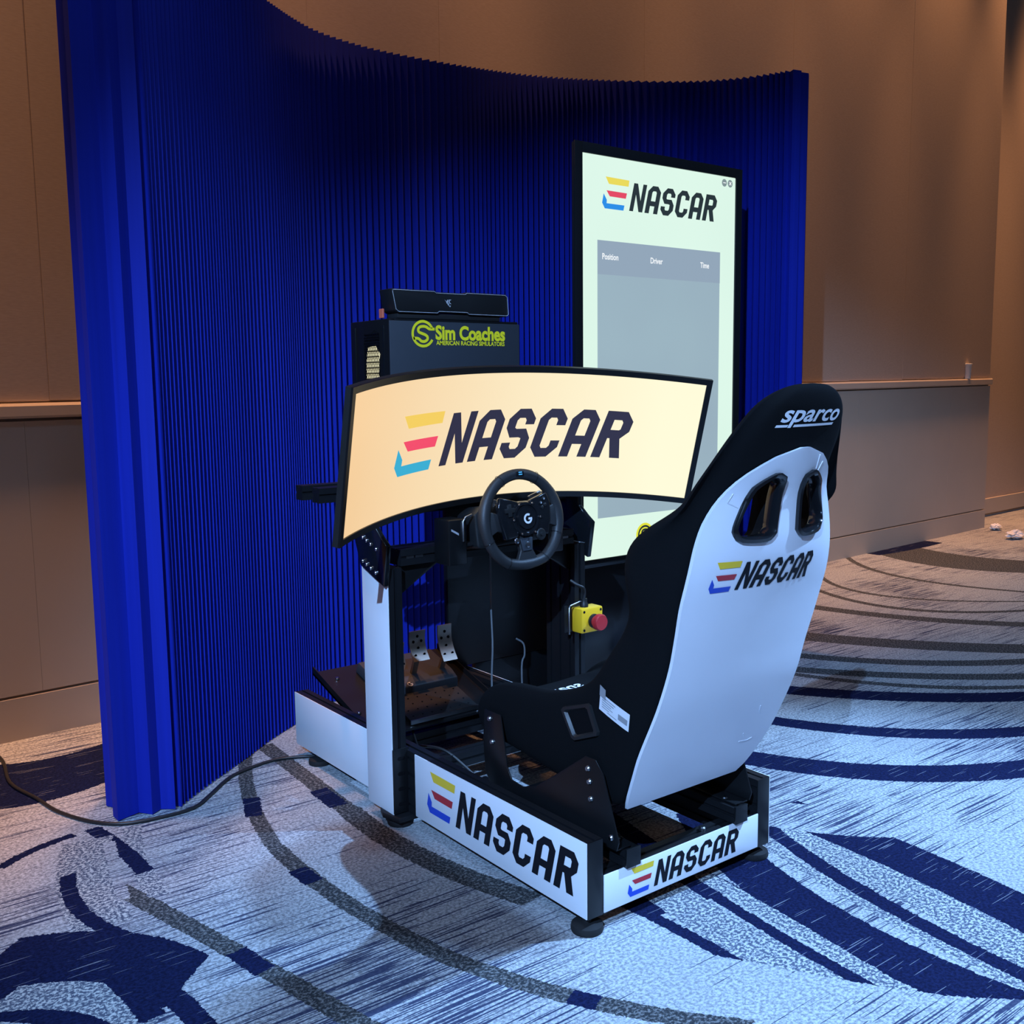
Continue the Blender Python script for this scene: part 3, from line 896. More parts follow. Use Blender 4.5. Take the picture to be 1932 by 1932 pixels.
# wheel deck cross beam with gussets and profile caps
profile_beam('wheel_deck_beam', 'y', -0.0005, -RW+.0005, .768, .858, .738, .783)
for s, yi in ((1, 0.0), (-1, -RW)):
    MB().prism([(yi, .737), (yi-s*.13, .737), (yi-s*.13, .728), (yi-s*.012, .655), (yi, .655)], 'x', .79, .80, .001).build('gusset', 'black_satin', rig, 40)
for yy in (-0.03, -0.06, -0.56, -0.59):
    MB().box(.7665, .768, yy-.012, yy+.012, .757, .7635).build('slot_nut', 'dark_chrome', rig)
# beam carrying the monitor
profile_beam('monitor_beam', 'y', .03, -RW-.03, .842, .887, .870, .915)
# computer shelf: two beams on a black pedestal panel
for bx in (1.075, 1.185):
    profile_beam('shelf_beam', 'y', .085, -.95, bx, bx+.045, .892, .936)
for yy in (-.60, -.85):
    profile_beam('shelf_arm', 'x', 1.08, 1.36, yy, yy+.045, .846, .891)
MB().box(1.36, 1.385, -1.10, -.545, .222, .8915, .002).build('shelf_pedestal', 'black_satin', rig, 40)
MB().box(1.36, 1.385, -1.10, -.66, .0, .221, .002).build('shelf_pedestal', 'black_satin', rig, 40)
profile_beam('cross_beam', 'y', -0.0455, -RW+.0455, 1.10, 1.20, .075, .119)
# feet
for fx, fy in ((.025, -.020), (.785, .012), (1.35, -.022), (.03, -RW+.022), (.785, -RW-.012), (1.35, -RW+.022)):
    MB().lathe([(.036, 0), (.038, .006), (.036, .016), (.020, .020), (.010, .022), (.010, Z0-.0005)], (fx, fy, 0), (0, 0, 1), 24).build('levelling_foot', 'black_rubber', rig, 35)
MB().prism([(.735, .045), (.80, .060), (.84, .045), (.84, -.03), (.735, -.03)], 'z', .0225, .0375, .001).build('foot_plate', 'black_metal', rig, 40)

# pedal deck
def deck(x, dz=0.0):
    return 0.152+(x-1.075)*0.315+dz
def deck_box(mb, x0, x1, y0, y1, h0, h1):
    v = [(x, y, deck(x)+h) for x in (x0, x1) for y in (y0, y1) for h in (h0, h1)]
    return mb.add(v, [(0, 1, 3, 2), (4, 6, 7, 5), (0, 4, 5, 1), (2, 3, 7, 6), (0, 2, 6, 4), (1, 5, 7, 3)])
dk = deck_box(MB(), 1.075, 1.462, -.062, -RW+.062, -.008, 0.0).build('pedal_deck', 'black_satin', rig)
for yy in (-.062, -RW+.066):
    deck_box(MB(), 1.075, 1.462, yy, yy-.004, -.0085, .020).build('deck_flange', 'black_satin', rig)
for bx, by in ((1.40, -.12), (1.20, -.09), (1.22, -.57), (1.40, -.55)):
    MB().lathe([(.0075, 0), (.0075, .004), (.005, .007)], (bx, by, deck(bx)), (0, 0, 1), 12).build('bolt', 'chrome', dk, 30)

# ------------------------------------------------------------------ pedal set
pedals = thing('pedal_set', 'three perforated metal pedals on a black base on the pedal deck', 'pedals', (1.2, -.34, deck(1.2)))
mb = MB(); deck_box(mb, 1.088, 1.225, -.215, -.475, 0.0005, .014)
hp = mb.build('heel_plate', 'black_plastic', pedals)
for r_ in range(4):
    for c_ in range(7):
        hx = 1.108+r_*.030; hy = -.236-c_*.036
        MB().lathe([(.0030, 0), (.0030, .0016), (.0022, .0024)], (hx, hy, deck(hx)+.0138), (0, 0, 1), 8).build('grip_stud', 'black_gloss', hp)
deck_box(MB(), 1.084, 1.088, -.213, -.477, .003, .016).build('heel_edge', 'dark_chrome', pedals)
mb = MB()
mb.prism([(1.226, deck(1.226)+.001), (1.228, deck(1.228)+.034), (1.262, deck(1.262)+.044), (1.40, deck(1.40)+.044), (1.42, deck(1.42)+.001)], 'y', -.200, -.492, .004)
pb = mb.build('pedal_base', 'case_side', pedals, 40)
# round G emblem on the base
v, f = ring(None, (0, 0), .0062, .0105, 60, 350, 24)
emb = MB()
gm = lambda a, b: (1.236+b*.92, -.305-a, deck(1.236)+.0377+b*.42)
emb.add([gm(a, b) for a, b in v], f)
emb.add([gm(a, b) for a, b in ((.001, -.0022), (.0105, -.0022), (.0105, .0018), (.001, .0018))], [(0, 1, 2, 3)])
emb.build('emblem', 'white_paper', pb)
def pedal(cy, zc, w, h, tiltp):
    """curved perforated pad on an arm"""
    prof = []
    for k in range(9):
        t = k/8
        prof.append((1.235+0.030*math.sin(t*math.pi)*0.5+(t-.5)*h*tiltp, zc-h/2+h*t))
    bm_holes = [(-.28, .18), (.28, .18), (0, .40), (-.25, .62), (.25, .62), (0, .80)]
    mb = MB()
    vs_, fs = [], []
    nW = 6
    for d in (0, .004):
        for (x, z) in prof:
            for q in range(nW+1):
                u = q/nW*2-1
                rr = 1.0
                vs_.append((x+d, cy+u*w/2, z))
    rw = nW+1; L = 9
    for k in range(L-1):
        for q in range(nW):
            a = k*rw+q
            fs.append((a, a+1, a+rw+1, a+rw))
            a += L*rw
            fs.append((a, a+rw, a+rw+1, a+1))
    for k in range(L-1):
        for q in (0, nW):
            a = k*rw+q; fs.append((a, a+rw, a+rw+L*rw, a+L*rw))
    for q in range(nW):
        for k in (0, L-1):
            a = k*rw+q; fs.append((a, a+1, a+1+L*rw, a+L*rw))
    mb.add(vs_, fs)
    pd = mb.build('pedal', 'aluminium', pedals, 50)
    for (u, t) in bm_holes:
        i = t*8; k = int(i); x = prof[k][0]+(prof[min(k+1, 8)][0]-prof[k][0])*(i-k)
        MB().lathe([(.0050, 0), (.0050, .001)], (x-.0014, cy+u*w, zc-h/2+h*t), (1, 0, 0), 12).build('hole', 'void_black', pd)
    mb = MB()
    z0 = deck(1.27)+.020
    mb.prism([(prof[2][0]+.005, zc-h*.28), (prof[2][0]+.016, zc-h*.28), (1.30, z0), (1.286, z0)], 'y', cy-.010, cy+.010)
    mb.build('arm', 'aluminium', pd)
    return pd
pedal(-.268, .340, .048, .085, .25)
pedal(-.346, .365, .062, .098, .25)
pedal(-.458, .358, .056, .118, .30)

# ------------------------------------------------------------------ racing seat
SY = -0.313
seat = thing('racing_seat', 'black bucket racing seat with a white back shell and cut-outs', 'seat', (0.1, SY, 0.178))
# stations: outer spine (x,z), wing tip (x,z), flat half width, wing half width, padding, edge wrap
ST = [
 ((.578, .318), (.580, .352), .180, .192, .026, .0),
 ((.568, .300), (.566, .400), .196, .212, .092, .0),
 ((.520, .294), (.512, .442), .202, .220, .108, .0),
 ((.440, .290), (.440, .470), .204, .224, .104, .0),
 ((.350, .282), (.355, .482), .205, .225, .092, .0),
 ((.250, .270), (.272, .486), .205, .226, .085, .0),
 ((.140, .254), (.205, .502), .204, .227, .080, .0),
 ((.050, .250), (.150, .522), .202, .228, .080, .0),
 ((.006, .275), (.100, .548), .203, .230, .080, .0),
 ((-.037, .350), (.062, .585), .218, .236, .075, .0),
 ((-.075, .420), (.034, .622), .226, .240, .070, .004),
 ((-.135, .540), (-.004, .668), .230, .241, .070, .010),
 ((-.172, .640), (-.034, .712), .229, .242, .070, .016),
 ((-.197, .710), (-.050, .756), .231, .252, .070, .022),
 ((-.215, .760), (-.046, .808), .235, .264, .070, .028),
 ((-.234, .810), (-.050, .866), .236, .271, .070, .034),
 ((-.252, .858), (-.086, .914), .233, .272, .068, .044),
 ((-.262, .905), (-.148, .950), .222, .266, .066, .048),
 ((-.266, .950), (-.204, .984), .208, .258, .066, .046),
 ((-.273, 1.00), (-.232, 1.012), .190, .238, .062, .042),
 ((-.294, 1.05), (-.250, 1.060), .172, .212, .062, .034),
 ((-.316, 1.10), (-.264, 1.108), .158, .188, .064, .026),
 ((-.338, 1.15), (-.280, 1.155), .138, .162, .064, .020),
 ((-.350, 1.185), (-.292, 1.190), .112, .134, .060, .016),
 ((-.352, 1.211), (-.308, 1.213), .074, .092, .042, .010),
 ((-.343, 1.224), (-.325, 1.224), .032, .044, .018, .004),
]
def section(st):
    O, T, wb, wo, t, e = st
    nx, nz = T[0]-O[0], T[1]-O[1]
    dw = math.hypot(nx, nz); nx /= dw; nz /= dw
    dw = max(dw, t*1.02)
    tau = min(.052, wo*.45)
    lipd = min(dw*.35, .030)
    half = [(0, 0), (.35*wb, e*.10), (.70*wb, e*.46), (.93*wb, e*.90), (wb+.15*(wo-wb), e+.016*min(1, dw/.08)),
            (wb+.75*(wo-wb), e+(dw-e)*.5), (wo, dw-lipd), (wo-.18*tau, dw-.006), (wo-.5*tau, dw), (wo-.85*tau, dw-.010), (wo-1.05*tau, dw-lipd)]
    inner_d = min(t+.018, dw-lipd*.6)
    half += [(wb-1.25*tau, inner_d+.25*(dw-inner_d)*.6), (.62*wb-.2*tau, t+.004), (.30*wb, t), (0, t)]
    pts = [(y, d) for y, d in half]+[(-y, d) for y, d in reversed(half[1:-1])]
    return [Vector((O[0]+nx*d, SY+y, O[1]+nz*d)) for y, d in pts]
secs = [section(s) for s in ST]
m_ = len(secs[0])
mb = MB()
vv = [p for s in secs for p in s]
ff = []
for i in range(len(secs)-1):
    for k in range(m_):
        l = (k+1) % m_
        ff.append((i*m_+k, i*m_+l, (i+1)*m_+l, (i+1)*m_+k))
ff.append(tuple(range(m_)))
ff.append(tuple((len(secs)-1)*m_+k for k in range(m_-1, -1, -1)))
mb.add(vv, ff)
body = mb.build('seat_body', 'black_fabric', seat, 180)

SPX = [(z, x) for (x, z) in [s[0] for s in ST][8:]]
WBT = [(s[0][1], s[2]) for s in ST[8:]]
ET = [(s[0][1], s[5]) for s in ST[8:]]
def back_pt(y, z, off=0.008):
    """point on the outer back surface at lateral y, height z"""
    wb = sinterp(WBT, z)
    return Vector((sinterp(SPX, z)+sinterp(ET, z)*(y/wb)**2*0.95-off, SY+y, z))

# harness openings
HOLE = [(.036, .918), (.032, 1.020), (.048, 1.038), (.066, 1.040), (.104, 1.018), (.116, 1.000), (.142, .938), (.140, .918), (.122, .904), (.058, .902)]
def hole_outline(sgn, grow=0.0):
    cx = sum(p[0] for p in HOLE)/len(HOLE); cz = sum(p[1] for p in HOLE)/len(HOLE)
    out = []
    for y, z in HOLE:
        dy, dz = y-cx, z-cz
        L = math.hypot(dy, dz)
        out.append((sgn*(y+dy/L*grow), z+dz/L*grow))
    q, _ = spline2(out+[out[0]], 40)
    return [(p.x, p.y) for p in q[:-1]]
def apply_mods(o):
    bpy.context.view_layer.update()
    dg = bpy.context.evaluated_depsgraph_get()
    me = bpy.data.meshes.new_from_object(o.evaluated_get(dg))
    o.modifiers.clear()
    old = o.data
    o.data = me
    bpy.data.meshes.remove(old)
sub = body.modifiers.new('s', 'SUBSURF'); sub.levels = 2; sub.render_levels = 2
apply_mods(body)
cutters = []
for sg in (1, -1):
    rings = [(-.42, -.010), (-.262, -.010), (-.16, .022)]
    n_ = 40
    c = MB()
    c.add([(x_, y+SY, z) for x_, g_ in rings for y, z in hole_outline(sg, g_)],
          [(i*n_+k, i*n_+(k+1) % n_, (i+1)*n_+(k+1) % n_, (i+1)*n_+k) for i in range(2) for k in range(n_)]+[tuple(range(n_)), tuple(range(3*n_-1, 2*n_-1, -1))])
    co = c.build('cut', 'black_plastic')
    bo = body.modifiers.new('b', 'BOOLEAN'); bo.operation = 'DIFFERENCE'; bo.object = co; bo.solver = 'EXACT'
    cutters.append(co)
apply_mods(body)
body.data.polygons.foreach_set('use_smooth', [True]*len(body.data.polygons))
body.data.set_sharp_from_angle(angle=math.radians(50))

# white back shell
WW = [(.262, .186), (.285, .200), (.32, .212), (.36, .222), (.42, .231), (.55, .229), (.63, .225), (.70, .229), (.78, .234), (.84, .230), (.90, .220), (.95, .202), (1.0, .170), (1.04, .135), (1.07, .088), (1.088, .045), (1.094, .012)]
NZ, NY = 44, 22
def shell(off):
    rows = []
    for i in range(NZ+1):
        u = i/NZ
        z = .262+(1.094-.262)*(1-(1-u)**1.5*(1) if False else u)
        z = .262+(1.094-.262)*(u*0.85+0.15*(1-(1-u)**2))
        w = sinterp(WW, z)
        row = []
        for k in range(NY+1):
            y = (k/NY*2-1)*w
            p = back_pt(y, z, off)
            # rounded lower edge
            lo = max(0, .285-z)/.023
            p.x += .010*lo*lo
            row.append(p)
        rows.append(row)
    return rows
A, Bk = shell(.010), shell(.002)
vs_ = [p for r in A for p in r]+[p for r in Bk for p in r]
cn = (NZ+1)*(NY+1); rw = NY+1
fs = []
for i in range(NZ):
    for k in range(NY):
        a = i*rw+k
        fs.append((a, a+1, a+rw+1, a+rw)); fs.append((cn+a, cn+a+rw, cn+a+rw+1, cn+a+1))
for i in range(NZ):
    for k in (0, NY):
        a = i*rw+k; fs.append((a, a+rw, cn+a+rw, cn+a))
for k in range(NY):
    for i in (0, NZ):
        a = i*rw+k; fs.append((a, a+1, cn+a+1, cn+a))
mb = MB(); mb.add(vs_, fs)
shell_o = mb.build('back_shell', 'white_vinyl', seat, 40)
for co in cutters:
    bo = shell_o.modifiers.new('b', 'BOOLEAN'); bo.operation = 'DIFFERENCE'; bo.object = co; bo.solver = 'EXACT'
apply_mods(shell_o)
shell_o.data.polygons.foreach_set('use_smooth', [True]*len(shell_o.data.polygons))
shell_o.data.set_sharp_from_angle(angle=math.radians(40))
for co in cutters:
    bpy.data.objects.remove(co)
# moulded rims lining the openings
for sg in (1, -1):
    ro, ri = hole_outline(sg, .002), hole_outline(sg, -.013)
    rows = []
    for out, d in ((hole_outline(sg, .003), .009), (hole_outline(sg, .002), .018), (hole_outline(sg, -.006), .020), (hole_outline(sg, -.012), .010), (hole_outline(sg, -.0118), -.012), (hole_outline(sg, -.010), -.014), (hole_outline(sg, -.0085), .0)):
        rows.append([back_pt(y, z, d) for y, z in out])
    n_ = len(rows[0])
    vs_ = [p for r in rows for p in r]; fs = []
    for i in range(len(rows)):
        j = (i+1) % len(rows)
        for k in range(n_):
            l = (k+1) % n_
            fs.append((i*n_+k, i*n_+l, j*n_+l, j*n_+k))
    MB().add(vs_, fs).build('harness_rim', 'black_gloss', seat, 60)
hb = 0.0605
race_logo(shell_o, lambda X, Yy: back_pt(.182-X*hb*0.842, .7985+Yy*hb, .0112), PRINT, cuts=0.35)
seat_bvh = BVHTree.FromPolygons([v.co.copy() for v in body.data.vertices], [tuple(p.vertices) for p in body.data.polygons])
SO = parent_loc(seat)
def cast(p, d, off):
    hit = seat_bvh.ray_cast(Vector(p)-SO, Vector(d))
    return (hit[0]+SO if hit[0] is not None else Vector(p)+Vector(d)*0.5)-Vector(d)*off
# embroidered maker's name on the head rest and on the cushion
def head_pt(y, z, off):
    return cast((-1, SY+y, z), (1, 0, 0), off)
text_obj('embroidered_name', 'sparco', .186, lambda a, b: head_pt(.093-a, 1.1475+b, .0012), 'white_thread', seat, offset=0.02, shear=0.25, height=0.034)
ul = flat_poly([[(0, 0), (.028, 0), (.030, .005), (.002, .005)], [(.043, -.0), (.165, .001), (.168, .006), (.045, .005)]], lambda a, b: head_pt(.102-a*1.08, 1.1365+b, .0012), .01)
ul.build('name_underline', 'white_thread', seat)
text_obj('embroidered_name', 'sparco', .165, lambda a, b: cast((.455+b, SY-.083+a, .8), (0, 0, -1), .0012), 'white_thread', seat, offset=0.02, shear=0.25, height=0.036)
# creases in the vinyl
for pts in ([(-.135, .470), (-.140, .455), (-.150, .445)], [(-.120, .395), (-.133, .382)], [(-.118, .372), (-.150, .368), (-.165, .372)], [(.150, 1.005), (.160, .985), (.135, .975)], [(-.06, 1.075), (-.068, 1.045)], [(-.085, 1.06), (-.078, 1.035)]):
    MB().tube([back_pt(y, z, .0105) for y, z in pts], .0012, 6).build('vinyl_crease', 'white_vinyl', seat, 80)
# side strap slot and care label on the near wing
def wing_pt(x, z, off=0.0):
    """outer face of the left wing at side coordinates (x, z)"""
    return cast((x, SY+1.0, z), (0, -1, 0), off)
slot_o = [(.187, .462), (.180, .470), (.090, .500), (.080, .497), (.056, .440), (.060, .430), (.142, .396), (.152, .400)]
cxs = sum(p[0] for p in slot_o)/8; czs = sum(p[1] for p in slot_o)/8
rows = []
for k_, off in ((1.0, .000), (.97, .008), (.80, .009), (.70, .002)):
    rows.append([wing_pt(cxs+(x-cxs)*k_, czs+(z-czs)*k_, off) for x, z in slot_o])
vs_ = [p for r in rows for p in r]; fs = []
for i in range(3):
    for k in range(8):
        l = (k+1) % 8
        fs.append((i*8+k, i*8+l, (i+1)*8+l, (i+1)*8+k))
MB().add(vs_, fs).build('strap_slot_rim', 'black_plastic', seat, 40)
MB().add([wing_pt(cxs+(x-cxs)*.71, czs+(z-czs)*.71, .0015) for x, z in slot_o], [tuple(range(8))]).build('strap_slot', 'void_black', seat)
# label frame: u along its length, v across
def lab_pt(u, v, off):
    x = .042-.094*u+.008*v; z = .540-.030*u-.042*v
    return wing_pt(x, z, off)
lab = MB()
for i in range(6):
    u0, u1 = i/6, (i+1)/6
    lab.add([lab_pt(u0, 0, 0.0025), lab_pt(u1, 0, 0.0025), lab_pt(u1, 1, 0.0025), lab_pt(u0, 1, 0.0025)], [(0, 1, 2, 3)])
lo = lab.build('care_label', 'white_panel', seat)
for u0, u1, v0, v1 in ((.10, .55, .14, .19), (.10, .50, .28, .33), (.10, .42, .42, .46), (.10, .48, .55, .59), (.10, .36, .68, .72), (.30, .62, .80, .84), (.66, .95, .40, .72)):
    MB().add([lab_pt(u0, v0, 0.0032), lab_pt(u1, v0, 0.0032), lab_pt(u1, v1, 0.0032), lab_pt(u0, v1, 0.0032)], [(0, 1, 2, 3)]).build('label_print', 'paddle_tag', lo)
MB().add([lab_pt(-.02, -.40, .004), lab_pt(.20, -.36, .004), lab_pt(.22, .22, .004), lab_pt(.0, .18, .004)], [(0, 1, 2, 3)]).build('label_tab', 'paddle_tag', seat)
# steel side mounts
mount = [(.500, .385), (.508, .30), (.500, .215), (.470, .178), (-.005, .178), (-.012, .20), (.040, .345), (.065, .372), (.10, .372), (.20, .300), (.29, .238), (.34, .222), (.385, .226), (.405, .255), (.412, .30), (.430, .385)]
for sg in (1, -1):
    y0 = SY+sg*.2265
    mt = MB().prism(mount, 'y', y0, y0+sg*.004, .0012).build('side_mount', 'black_satin', seat, 40)
    MB().box(.0, .49, y0, y0-sg*.046, .1745, .1785, .001).build('mount_flange', 'black_satin', seat, 40)
    for bx, bz2 in ((.475, .365), (.465, .305), (.09, .345), (.085, .315), (.08, .275), (.012, .205)):
        MB().lathe([(.0075, 0), (.0075, .003), (.005, .006)], (bx, y0+sg*.004, bz2), (0, sg, 0), 12).build('bolt', 'dark_chrome', mt, 30)

# ------------------------------------------------------------------ curved monitor
MC = Vector((0.7108, -0.3131, 1.0888)); MT, MYAW, MROLL = -0.24864, 0.01113, -0.00776
MR, MW, MH = 1.0436, 1.2772, 0.3593
mon = thing('curved_monitor', 'very wide curved gaming monitor with a glowing cream screen above the steering wheel', 'monitor', MC)
def mon_pt(a, h, d):
    """a: arc length to the left (+y), h: height, d: out of the screen toward the driver"""
    th = a/MR
    R = MR-d
    x, y, z = -(MR-R*math.cos(th)) , R*math.sin(th), h
    y, z = y*math.cos(MROLL)-z*math.sin(MROLL), y*math.sin(MROLL)+z*math.cos(MROLL)
    x, z = x*math.cos(MT)+z*math.sin(MT), -x*math.sin(MT)+z*math.cos(MT)
    x, y = x*math.cos(MYAW)-y*math.sin(MYAW), x*math.sin(MYAW)+y*math.cos(MYAW)
    return Vector((MC.x+x, MC.y+y, MC.z+z))
def mon_slab(a0, a1, h0, h1, d0, d1, n=40):
    mb = MB()
    vs_, fs = [], []
    for i in range(n+1):
        a = a0+(a1-a0)*i/n
        vs_ += [mon_pt(a, h0, d0), mon_pt(a, h1, d0), mon_pt(a, h1, d1), mon_pt(a, h0, d1)]
    for i in range(n):
        for k in range(4):
            l = (k+1) % 4
            fs.append((i*4+k, i*4+l, i*4+4+l, i*4+4+k))
    fs += [(0, 1, 2, 3), (n*4+3, n*4+2, n*4+1, n*4)]
    return mb.add(vs_, fs)
# the d axis: positive comes toward the driver
bw = 0.017
hw, hh = MW/2, MH/2
msc = MB()
vs_, fs = [], []
for i in range(41):
    a = -hw+2*hw*i/40
    vs_ += [mon_pt(a, -hh, 0), mon_pt(a, hh, 0)]
for i in range(40): fs.append((2*i, 2*i+1, 2*i+3, 2*i+2))
msc.add(vs_, fs)
mscr = msc.build('screen', 'mon_screen', mon, 60)
mon_slab(-hw-bw, hw+bw, -hh-bw, hh+bw, -.016, -.0015).build('panel', 'black_plastic', mon, 40)
mon_slab(-hw-bw, hw+bw, hh, hh+bw, -.0016, .004).build('bezel', 'black_satin', mon, 40)
mon_slab(-hw-bw, hw+bw, -hh-bw, -hh, -.0016, .004).build('bezel', 'black_satin', mon, 40)
mon_slab(hw, hw+bw, -hh, hh, -.0016, .004, 2).build('bezel', 'black_satin', mon, 40)
mon_slab(-hw-bw, -hw, -hh, hh, -.0016, .004, 2).build('bezel', 'black_satin', mon, 40)
mon_slab(-hw*.62, hw*.62, -hh*.72, hh*.72, -.045, -.016, 24).build('back_housing', 'black_plastic', mon, 40)
mon_slab(-.06, .06, -.07, .07, -.105, -.045, 4).build('mount_plate', 'black_metal', mon, 40)
hm = 0.1455
race_logo(mscr, lambda X, Yy: mon_pt(.651*hw-X*hm*0.937, -.198*MH+Yy*hm, .0012), dict(yellow='mon_yellow', red='mon_red', blue='mon_cyan', ink='mon_ink'), cuts=0.2)

# ------------------------------------------------------------------ steering wheel
WC = Vector((0.628, SY, 0.851))
wheel = thing('steering_wheel', 'black leather racing wheel with three spokes and a round hub in front of the monitor', 'steering wheel', WC)
WT = 0.13                                    # lean of the wheel plane, top away from the driver
WROT = 0.03
def wpt(u, v, d=0.0):
    """u right as the driver sees it, v up, d toward the driver"""
    k = 1.07
    u, v, d = u*k, v*k, d*k
    u, v = u*math.cos(WROT)-v*math.sin(WROT), u*math.sin(WROT)+v*math.cos(WROT)
    x = v*math.sin(WT)-d*math.cos(WT)
    z = v*math.cos(WT)+d*math.sin(WT)
    return Vector((WC.x+x, WC.y-u, WC.z+z))
def wprism(poly, d0, d1, bev=0.0):
    mb = MB().prism(poly, 'z', d0, d1, bev)
    mb.v = [wpt(*p) for p in mb.v]
    return mb
rimr = 0.1215
rim, rr = [], []
for k in range(64):
    t = 2*math.pi*k/64
    u, v = rimr*math.sin(t), rimr*math.cos(t)
    if v < -.106: v = -.106+(v+.106)*.55
    rim.append(wpt(u, v))
    g = abs(math.sin(t))
    rr.append(.0155+.0022*max(0, math.cos((abs(t-math.pi)-math.pi*.55)*3)))
MB().tube(rim, rr, 14, closed=True).build('rim', 'black_leather', wheel, 180)
for tdeg in (-28, 28, 112, 248, 150, 210):
    t = math.radians(tdeg)
    c = Vector((rimr*math.sin(t), rimr*math.cos(t)))
    if c.y < -.106: c.y = -.106+(c.y+.106)*.55
    ring_ = []
    for k in range(16):
        q = 2*math.pi*k/16
        ring_.append(wpt(c.x+math.sin(t)*.0162*math.cos(q), c.y+math.cos(t)*.0162*math.cos(q), .0162*math.sin(q)))
    MB().tube(ring_, .0007, 5, closed=True).build('seam', 'black_gloss', wheel, 180)
t = 0
wprism([(-.012, .1285), (.012, .1285), (.012, .115), (-.012, .115)], .0120, .0163, .001).build('top_marker', 'black_gloss', wheel, 40)
for v0 in (.119, .1245):
    wprism([(-.005, v0), (.006, v0), (.006, v0+.0025), (-.005, v0+.0025)], .0163, .0170).build('marker_light', 'led_blue', wheel)
# spokes
for sg in (-1, 1):
    wprism([(sg*.045, .022), (sg*.085, .026), (sg*.118, .038), (sg*.120, -.034), (sg*.088, -.020), (sg*.050, -.030)], -.004, .010, .003).build('spoke', 'black_leather', wheel, 50)
    wprism([(sg*.020, .050), (sg*.040, .056), (sg*.076, .066), (sg*.086, .040), (sg*.080, -.002), (sg*.070, -.045), (sg*.030, -.040)], .004, .020, .003).build('button_pod', 'black_gloss', wheel, 50)
    wprism([(sg*.052, .060), (sg*.095, .072), (sg*.108, .030), (sg*.098, .010), (sg*.080, .020)], -.034, -.026, .002).build('shift_paddle', 'dark_chrome', wheel, 50)
wprism([(-.028, -.030), (.028, -.030), (.020, -.078), (.034, -.106), (-.034, -.106), (-.020, -.078)], -.006, .009, .003).build('spoke', 'black_leather', wheel, 50)
cp = wprism([(-.020, -.046), (.020, -.046), (.015, -.080), (-.015, -.080)], .0092, .0125, .001).build('centre_plate', 'case_side', wheel, 50)
MB().lathe([(.0085, 0), (.0085, .003), (.006, .004)], wpt(0, -.064, .0125), wpt(0, 0, 1)-wpt(0, 0, 0), 18).build('button', 'dark_chrome', cp, 40)
ax = wpt(0, 0, 1)-wpt(0, 0, 0)
hub = MB().lathe([(.050, -.004), (.050, .016), (.046, .024), (.040, .025), (.038, .021), (.030, .021), (.029, .027), (.001, .027)], wpt(0, .004), ax, 36).build('hub', 'black_gloss', wheel, 40)
for k in range(6):
    t = 2*math.pi*(k+.5)/6
    MB().lathe([(.0034, 0), (.0034, .0015), (.0022, .0032)], wpt(.0435*math.sin(t), .004+.0435*math.cos(t), .0245), ax, 10).build('hub_bolt', 'chrome', hub, 40)
v, f = ring(None, (0, 0), .0080, .0135, 55, 350, 26)
gmb = MB().add([wpt(a, .004+b, .0278) for a, b in v], f)
gmb.add([wpt(a, .004+b, .0278) for a, b in ((.001, -.003), (.0135, -.003), (.0135, .0022), (.001, .0022))], [(0, 1, 2, 3)])
gmb.build('hub_emblem', 'white_paper', hub)
for u0, v0 in ((.052, .040), (.063, .050), (.066, .034), (.056, .028)):
    MB().lathe([(.0048, 0), (.0048, .003), (.0030, .0042)], wpt(u0, v0, .020), ax, 14).build('button', 'black_plastic', wheel, 40)
for u0, v0 in ((.0520, .040), (.0630, .0495)):
    MB().add([wpt(u0+a, v0+b, .0246) for a, b in ((-.0022, -.0022), (.0022, -.0018), (.0018, .0022), (-.002, .002))], [(0, 1, 2, 3)]).build('button_mark', 'grey_print', wheel)
# d-pad, dial and lower buttons
wprism([(-.058, .046), (-.046, .046), (-.046, .036), (-.036, .036), (-.036, .024), (-.046, .024), (-.046, .014), (-.058, .014), (-.058, .024), (-.068, .024), (-.068, .036), (-.058, .036)], .020, .0245, .001).build('direction_pad', 'black_plastic', wheel, 40)
MB().lathe([(.017, 0), (.017, .006), (.014, .009), (.006, .009), (.005, .013)], wpt(.044, -.042, .014), ax, 24).build('selector_dial', 'black_plastic', wheel, 40)
for u0, v0 in ((-.043, -.034), (-.034, -.050)):
    MB().lathe([(.0085, 0), (.0085, .004), (.006, .006)], wpt(u0, v0, .012), ax, 18).build('button', 'dark_chrome' if v0 < -.04 else 'black_plastic', wheel, 40)
# motor base and its clamps on the wheel deck
mb = wprism([(-.11, .030), (-.08, .048), (.08, .048), (.11, .030), (.11, -.055), (.10, -.062), (-.10, -.062), (-.11, -.055)], -.140, -.055, .006)
mb.build('motor_base', 'black_plastic', wheel, 40)
MB().lathe([(.028, -.060), (.028, -.004)], wpt(0, .004), ax, 24).build('shaft', 'black_metal', wheel, 40)
mb = MB().box(.70, .83, SY+.145, SY-.145, .783, .792, .001)
mb.build('deck_plate', 'black_metal', wheel, 40)
for sg in (1, -1):
    MB().box(.69, .766, SY+sg*.145, SY+sg*.205, .735, .862, .004).build('clamp_block', 'black_satin', wheel, 40)
hk = MB().tube([(.690, SY+.128, .872), (.689, SY+.150, .866), (.688, SY+.158, .856), (.688, SY+.158, .800)], .0035, 8).build('clamp_lever', 'dark_chrome', wheel, 60)
MB().add([(.6895, SY+.197, .832), (.6895, SY+.172, .818), (.6895, SY+.172, .824), (.6895, SY+.197, .838)], [(0, 1, 2, 3)]).build('maker_plate', 'grey_print', wheel)

